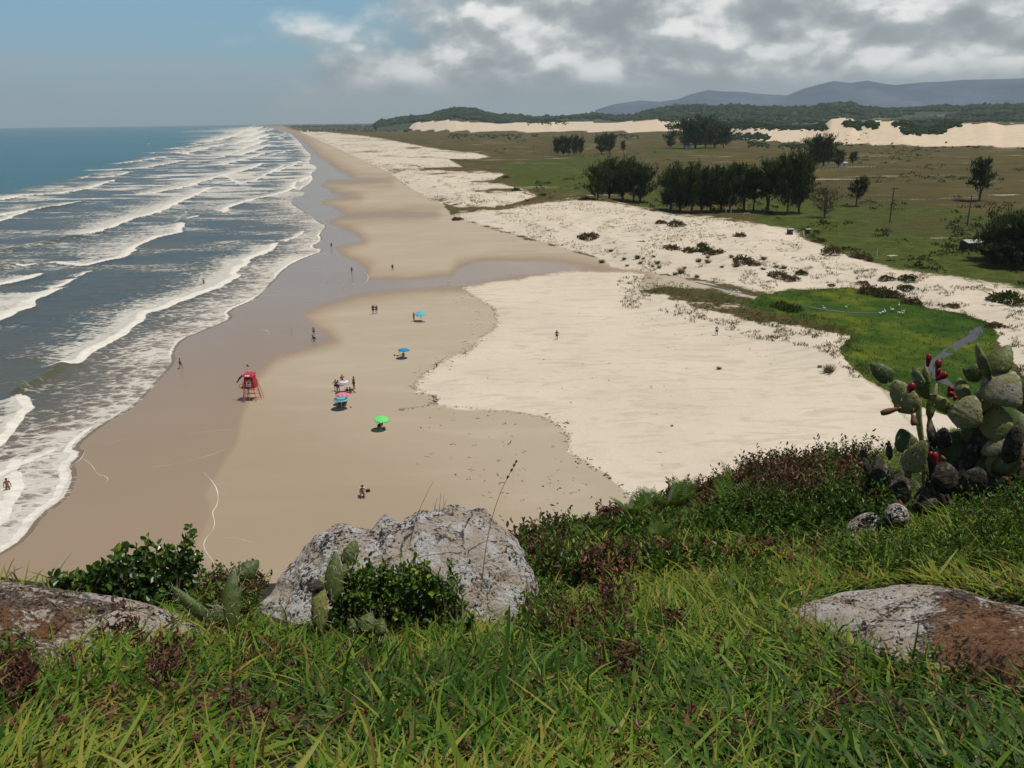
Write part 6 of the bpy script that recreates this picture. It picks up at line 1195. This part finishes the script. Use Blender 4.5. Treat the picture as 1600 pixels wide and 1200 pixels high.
d5 = float(np.linalg.norm(hpick([1450], [812])[0][0]-np.array([0, 0, CH]))); print('d5', d5); cac = empty('prickly_pear', Hh(0, 0)*0+np.array([*hpick([1450], [800])[0][0]])); CP = [
 ((1393, 595), (1361, 568), 25, 0, 0, .05, 20), ((1427, 645), (1396, 594), 36, 0, .25, .75, 10), ((1443, 700), (1440, 602), 14, 0, 1.2, .55, 0), ((1448, 622), (1427, 574), 22, .05, .7, .05, 10), ((1449, 605), (1446, 572), 14, 0, .8, .45, 0), ((1489, 644), (1451, 616), 20, -.03, .3, .45, 12), ((1452, 655), (1464, 598), 15, .05, .6, .35, 0),
 ((1537, 588), (1504, 577), 25, 0, .2, .30, 10), ((1510, 628), (1497, 590), 20, .1, .3, .4, 0), ((1547, 592), (1526, 536), 20, 0, .9, .35, 10), ((1551, 583), (1577, 540), 32, .06, .2, .35, 14), ((1541, 585), (1596, 634), 50, -.05, .1, .95, 10), ((1500, 668), (1522, 618), 42, 0, .1, .85, 0), ((1530, 645), (1540, 602), 30, .1, .5, .6, 0),
 ((1416, 738), (1446, 688), 32, -.1, .1, .8, 16), ((1422, 708), (1407, 670), 30, 0, .1, .0, 10), ((1545, 745), (1600, 692), 38, -.1, .1, .8, 0), ((1534, 708), (1588, 684), 24, -.05, .5, .85, 0), ((1446, 762), (1447, 720), 9, -.1, .3, .35, 6), ((1560, 690), (1553, 628), 40, .05, .3, .55, 0), ((1525, 700), (1533, 640), 42, .08, .2, .05, 0), ((1590, 690), (1580, 640), 40, .1, .3, .2, 0), ((1490, 720), (1498, 672), 44, .1, .1, .1, 0), ((1470, 735), (1480, 690), 40, .15, .2, .1, 0), ((1520, 745), (1512, 690), 46, .1, .3, .15, 0), ((1570, 740), (1560, 690), 40, .1, .6, .1, 0), ((1612, 650), (1608, 590), 40, 0, .4, .4, 0), ((1605, 720), (1614, 660), 40, .1, .4, .3, 0)]
for bs_, tp_, w_, dd_, fa, tn_, sp in CP: pad(cac, bs_, tp_, w_, d5+RS.uniform(-.05, .1), dd_, fa, tn_, None, sp*3)
for bs_, tp_, w_ in (((1373, 790), (1373, 712), 42), ((1357, 740), (1346, 699), 11), ((1390, 718), (1389, 689), 9), ((1480, 770), (1470, 720), 40), ((1520, 780), (1530, 730), 44), ((1440, 800), (1458, 750), 30), ((1570, 790), (1560, 740), 40), ((1400, 790), (1410, 740), 34), ((1550, 700), (1535, 650), 26), ((1575, 725), (1590, 660), 24), ((1505, 735), (1520, 680), 22), ((1460, 700), (1452, 650), 12), ((1530, 790), (1515, 735), 24), ((1580, 800), (1600, 750), 26), ((1410, 815), (1390, 775), 20), ((1475, 800), (1462, 760), 18), ((1540, 760), (1500, 745), 26), ((1455, 815), (1440, 770), 22), ((1385, 820), (1400, 780), 30), ((1500, 800), (1490, 765), 34), ((1600, 770), (1590, 720), 34), ((1420, 780), (1405, 765), 16), ((1470, 700), (1476, 668), 24), ((1515, 660), (1500, 640), 30)):
    pad(cac, bs_, tp_, w_, d5+RS.uniform(-.05, .2), RS.uniform(-.1, .1), RS.uniform(-.6, .6), 0, m_dry, 0, th=.022, name='dead_pad')  # dead pads; extra dark ones added to stand for deep shade inside the cactus
V, F = tube([np.array(at(1500, 830, d5+.15))-np.array(cac.location), np.array(at(1505, 740, d5+.1))-np.array(cac.location), np.array(at(1530, 680, d5+.1))-np.array(cac.location), np.array(at(1545, 610, d5+.05))-np.array(cac.location)], [.07, .06, .05, .03], 10); MB().add(V, F).build('trunk', m_dry, cac, smooth=True)
V, F = tube([np.array(at(1490, 830, d5+.1))-np.array(cac.location), np.array(at(1460, 745, d5+.1))-np.array(cac.location), np.array(at(1444, 690, d5+.05))-np.array(cac.location)], [.06, .045, .03], 10); MB().add(V, F).build('trunk', m_dry, cac, smooth=True)
for bs_, tp_, w_, br in (((1409, 637), (1376, 646), 10, 1), ((1426, 647), (1429, 665), 10, 1), ((1449, 573), (1452, 553), 9, 0), ((1464, 582), (1467, 562), 10, 0), ((1462, 594), (1480, 583), 11, 0), ((1463, 590), (1467, 575), 8, 0), ((1420, 618), (1426, 598), 12, 0), ((1482, 612), (1488, 604), 12, 0), ((1480, 620), (1488, 612), 12, 0), ((1490, 626), (1494, 619), 7, 0), ((1462, 726), (1460, 706), 11, 0), ((1458, 718), (1452, 706), 10, 0), ((1469, 720), (1476, 714), 10, 1), ((1413, 742), (1424, 742), 12, 1), ((1404, 780), (1410, 792), 7, 0), ((1347, 730), (1343, 722), 9, 1), ((1575, 757), (1572, 746), 9, 0)): fruit(cac, bs_, tp_, w_, d5-.06, m_fruitb if br else m_fruit)
tag(cac, 'large old prickly pear with grey lichened pads and red fruit at the right', 'cactus')
c2 = empty('prickly_pear', at(350, 985, 3.85)); 
for a_ in [((332, 972), (268, 916), 20, 0, .5, .25, 60), ((360, 985), (366, 884), 27, .0, .1, .1, 110), ((374, 905), (404, 876), 27, .0, .2, .15, 60), ((345, 975), (336, 943), 22, 0, .2, .25, 50), ((352, 990), (345, 955), 20, .1, .6, .1, 30)]: pad(c2, a_[0], a_[1], a_[2], 3.75, a_[3], a_[4], a_[5], None, a_[6], th=.014)
fruit(c2, (377, 902), (379, 896), 6, 3.7, m_fruitb); tag(c2, 'small green prickly pear with long white spines left of the boulder', 'cactus')
c3 = empty('prickly_pear', at(510, 990, 3.75))
pad(c3, (500, 985), (500, 900), 25, 3.62, 0, .25, .45, None, 30, th=.014); pad(c3, (496, 925), (492, 905), 24, 3.6, 0, .1, 0, m_dry, 10, th=.015, name='dead_pad'); pad(c3, (521, 940), (524, 862), 27, 3.62, .0, .1, .0, None, 90, th=.013); pad(c3, (540, 884), (556, 845), 25, 3.64, .0, .15, .0, None, 60, th=.013); pad(c3, (531, 905), (541, 880), 16, 3.63, 0, .2, .05, None, 20, th=.013)
pad(c3, (568, 990), (580, 957), 28, 3.45, 0, .3, .2, None, 20, th=.012); pad(c3, (590, 995), (598, 966), 22, 3.45, 0, .5, .2, None, 20, th=.012); pad(c3, (552, 990), (549, 966), 14, 3.45, 0, .5, .2, None, 10, th=.012)
tag(c3, 'slender green prickly pear standing before the boulder', 'cactus')
# tall single stalks
m_stalk = plain('dry_stalk', (.12, .10, .05), .8, .3, 20); m_blade = foliage('long_blade', [(0, (.03, .085, .010)), (1, (.07, .14, .02))], .4, .3, .3)
def stalk(name, pts, dist, r_s, material, label, head=None):
    P_ = np.array([at(a_, b_, dist) for a_, b_ in smoothpl(pts, 2)]); loc = P_[0]; V, F = tube(P_, np.linspace(r_s, r_s*.35, len(P_)), 5); mb_ = MB().add(V, F)
    if head:
        n = 90; k_ = RS.uniform(.80, 1, n); ii = (k_*(len(P_)-1)).astype(int); A = unit(P_[-1]-P_[-3])+rdir(n)*.35; leaves(mb_, P_[ii], A, rdir(n), .018, .004, RS.uniform(.3, .8, n))
    o = mb_.build(name, material, loc=tuple(loc)); tag(o, label, 'grass stalk'); return o
stalk('seed_stalk', [(752, 925), (758, 860), (768, 810), (783, 765), (806, 722)], 3.5, .0022, m_stalk, 'tall dry grass stalk rising in front of the boulder right side', True); stalk('seed_stalk', [(640, 850), (648, 815), (660, 785), (677, 752)], 3.6, .0016, m_stalk, 'thin dry grass stalk rising over the boulder middle')
for i, (a_, b_) in enumerate([((678, 800), (683, 778)), ((686, 800), (689, 770)), ((694, 800), (693, 774)), ((690, 800), (698, 780)), ((682, 800), (677, 786))]): stalk('dry_weed', [a_, ((a_[0]+b_[0])/2, (a_[1]+b_[1])/2), b_], 4.2, .0016, m_stalk, 'little dry grass stem growing on top of the boulder')['group'] = 'dry stems on top of the boulder'
bl = MB(); 
for pts, w_ in (([(520, 1200), (535, 1140), (545, 1090), (548, 1060)], .018), ([(782, 1140), (785, 1060), (793, 1000), (796, 945)], .014)):
    P_ = np.array([at(a_, b_, 2.5) for a_, b_ in smoothpl(pts, 2)]); S = rt; ww = w_*np.sin(np.linspace(.35, np.pi, len(P_)))**.7+.0008; V = np.concatenate([P_-S*ww[:, None]/2, P_+S*ww[:, None]/2]); n = len(P_); o = MB().add(V, np.array([(i, n+i, n+i+1, i+1) for i in range(n-1)]), .3).build('broad_grass_blade', m_blade, loc=tuple(P_[0])); tag(o, 'broad dark green grass blade standing up at the bottom left of centre' if w_ > .015 else 'tall broad green grass blade before the right end of the boulder', 'grass blade')
tufts = [(122, 945, 34), (132, 968, 36), (105, 938, 24)]
for px, py, h_ in tufts:
    Q = at(px, py+12, 3.75 if py > 950 else 4.0); n = 60; mb_ = MB(); L = RS.uniform(.4, 1, n)*h_*3.9/FL; D = unit(rdir(n)*.7+np.array([0, 0, .8])); blades(mb_, np.repeat(Q[None], n, 0)+RS.normal(0, .012, (n, 3)), D, L, np.full(n, .0035), rdir(n)*.02, RS.uniform(.5, .85, n)); o = mb_.build('grass_tuft', m_grass, loc=tuple(Q)); tag(o, ['yellow grass tuft in the crack of the left rock slab, right one', 'spreading yellow grass tuft low in the crack of the left rock slab', 'small yellow grass tuft at the back edge of the left rock slab'][tufts.index((px, py, h_))], 'grass tuft')

# ------------------------------------------------------------------ air
m_hz = bpy.data.materials.new('haze_air'); m_hz.use_nodes = True; q = NT(m_hz.node_tree); q.n.clear(); pv = q.new('ShaderNodeVolumePrincipled'); pv.inputs['Color'].default_value = (.80, .95, 1.0, 1); pv.inputs['Density'].default_value = HAZE; pv.inputs['Anisotropy'].default_value = .1
mo = q.new('ShaderNodeOutputMaterial'); q.l.new(pv.outputs[0], mo.inputs['Volume'])
V, F = box(0, 0, 0, 1, 1, 1); V = V*np.array([48000, 48000, 640])+np.array([0, 0, 313]); o = MB().add(V, F).build('haze', m_hz); tag(o, kind='stuff')
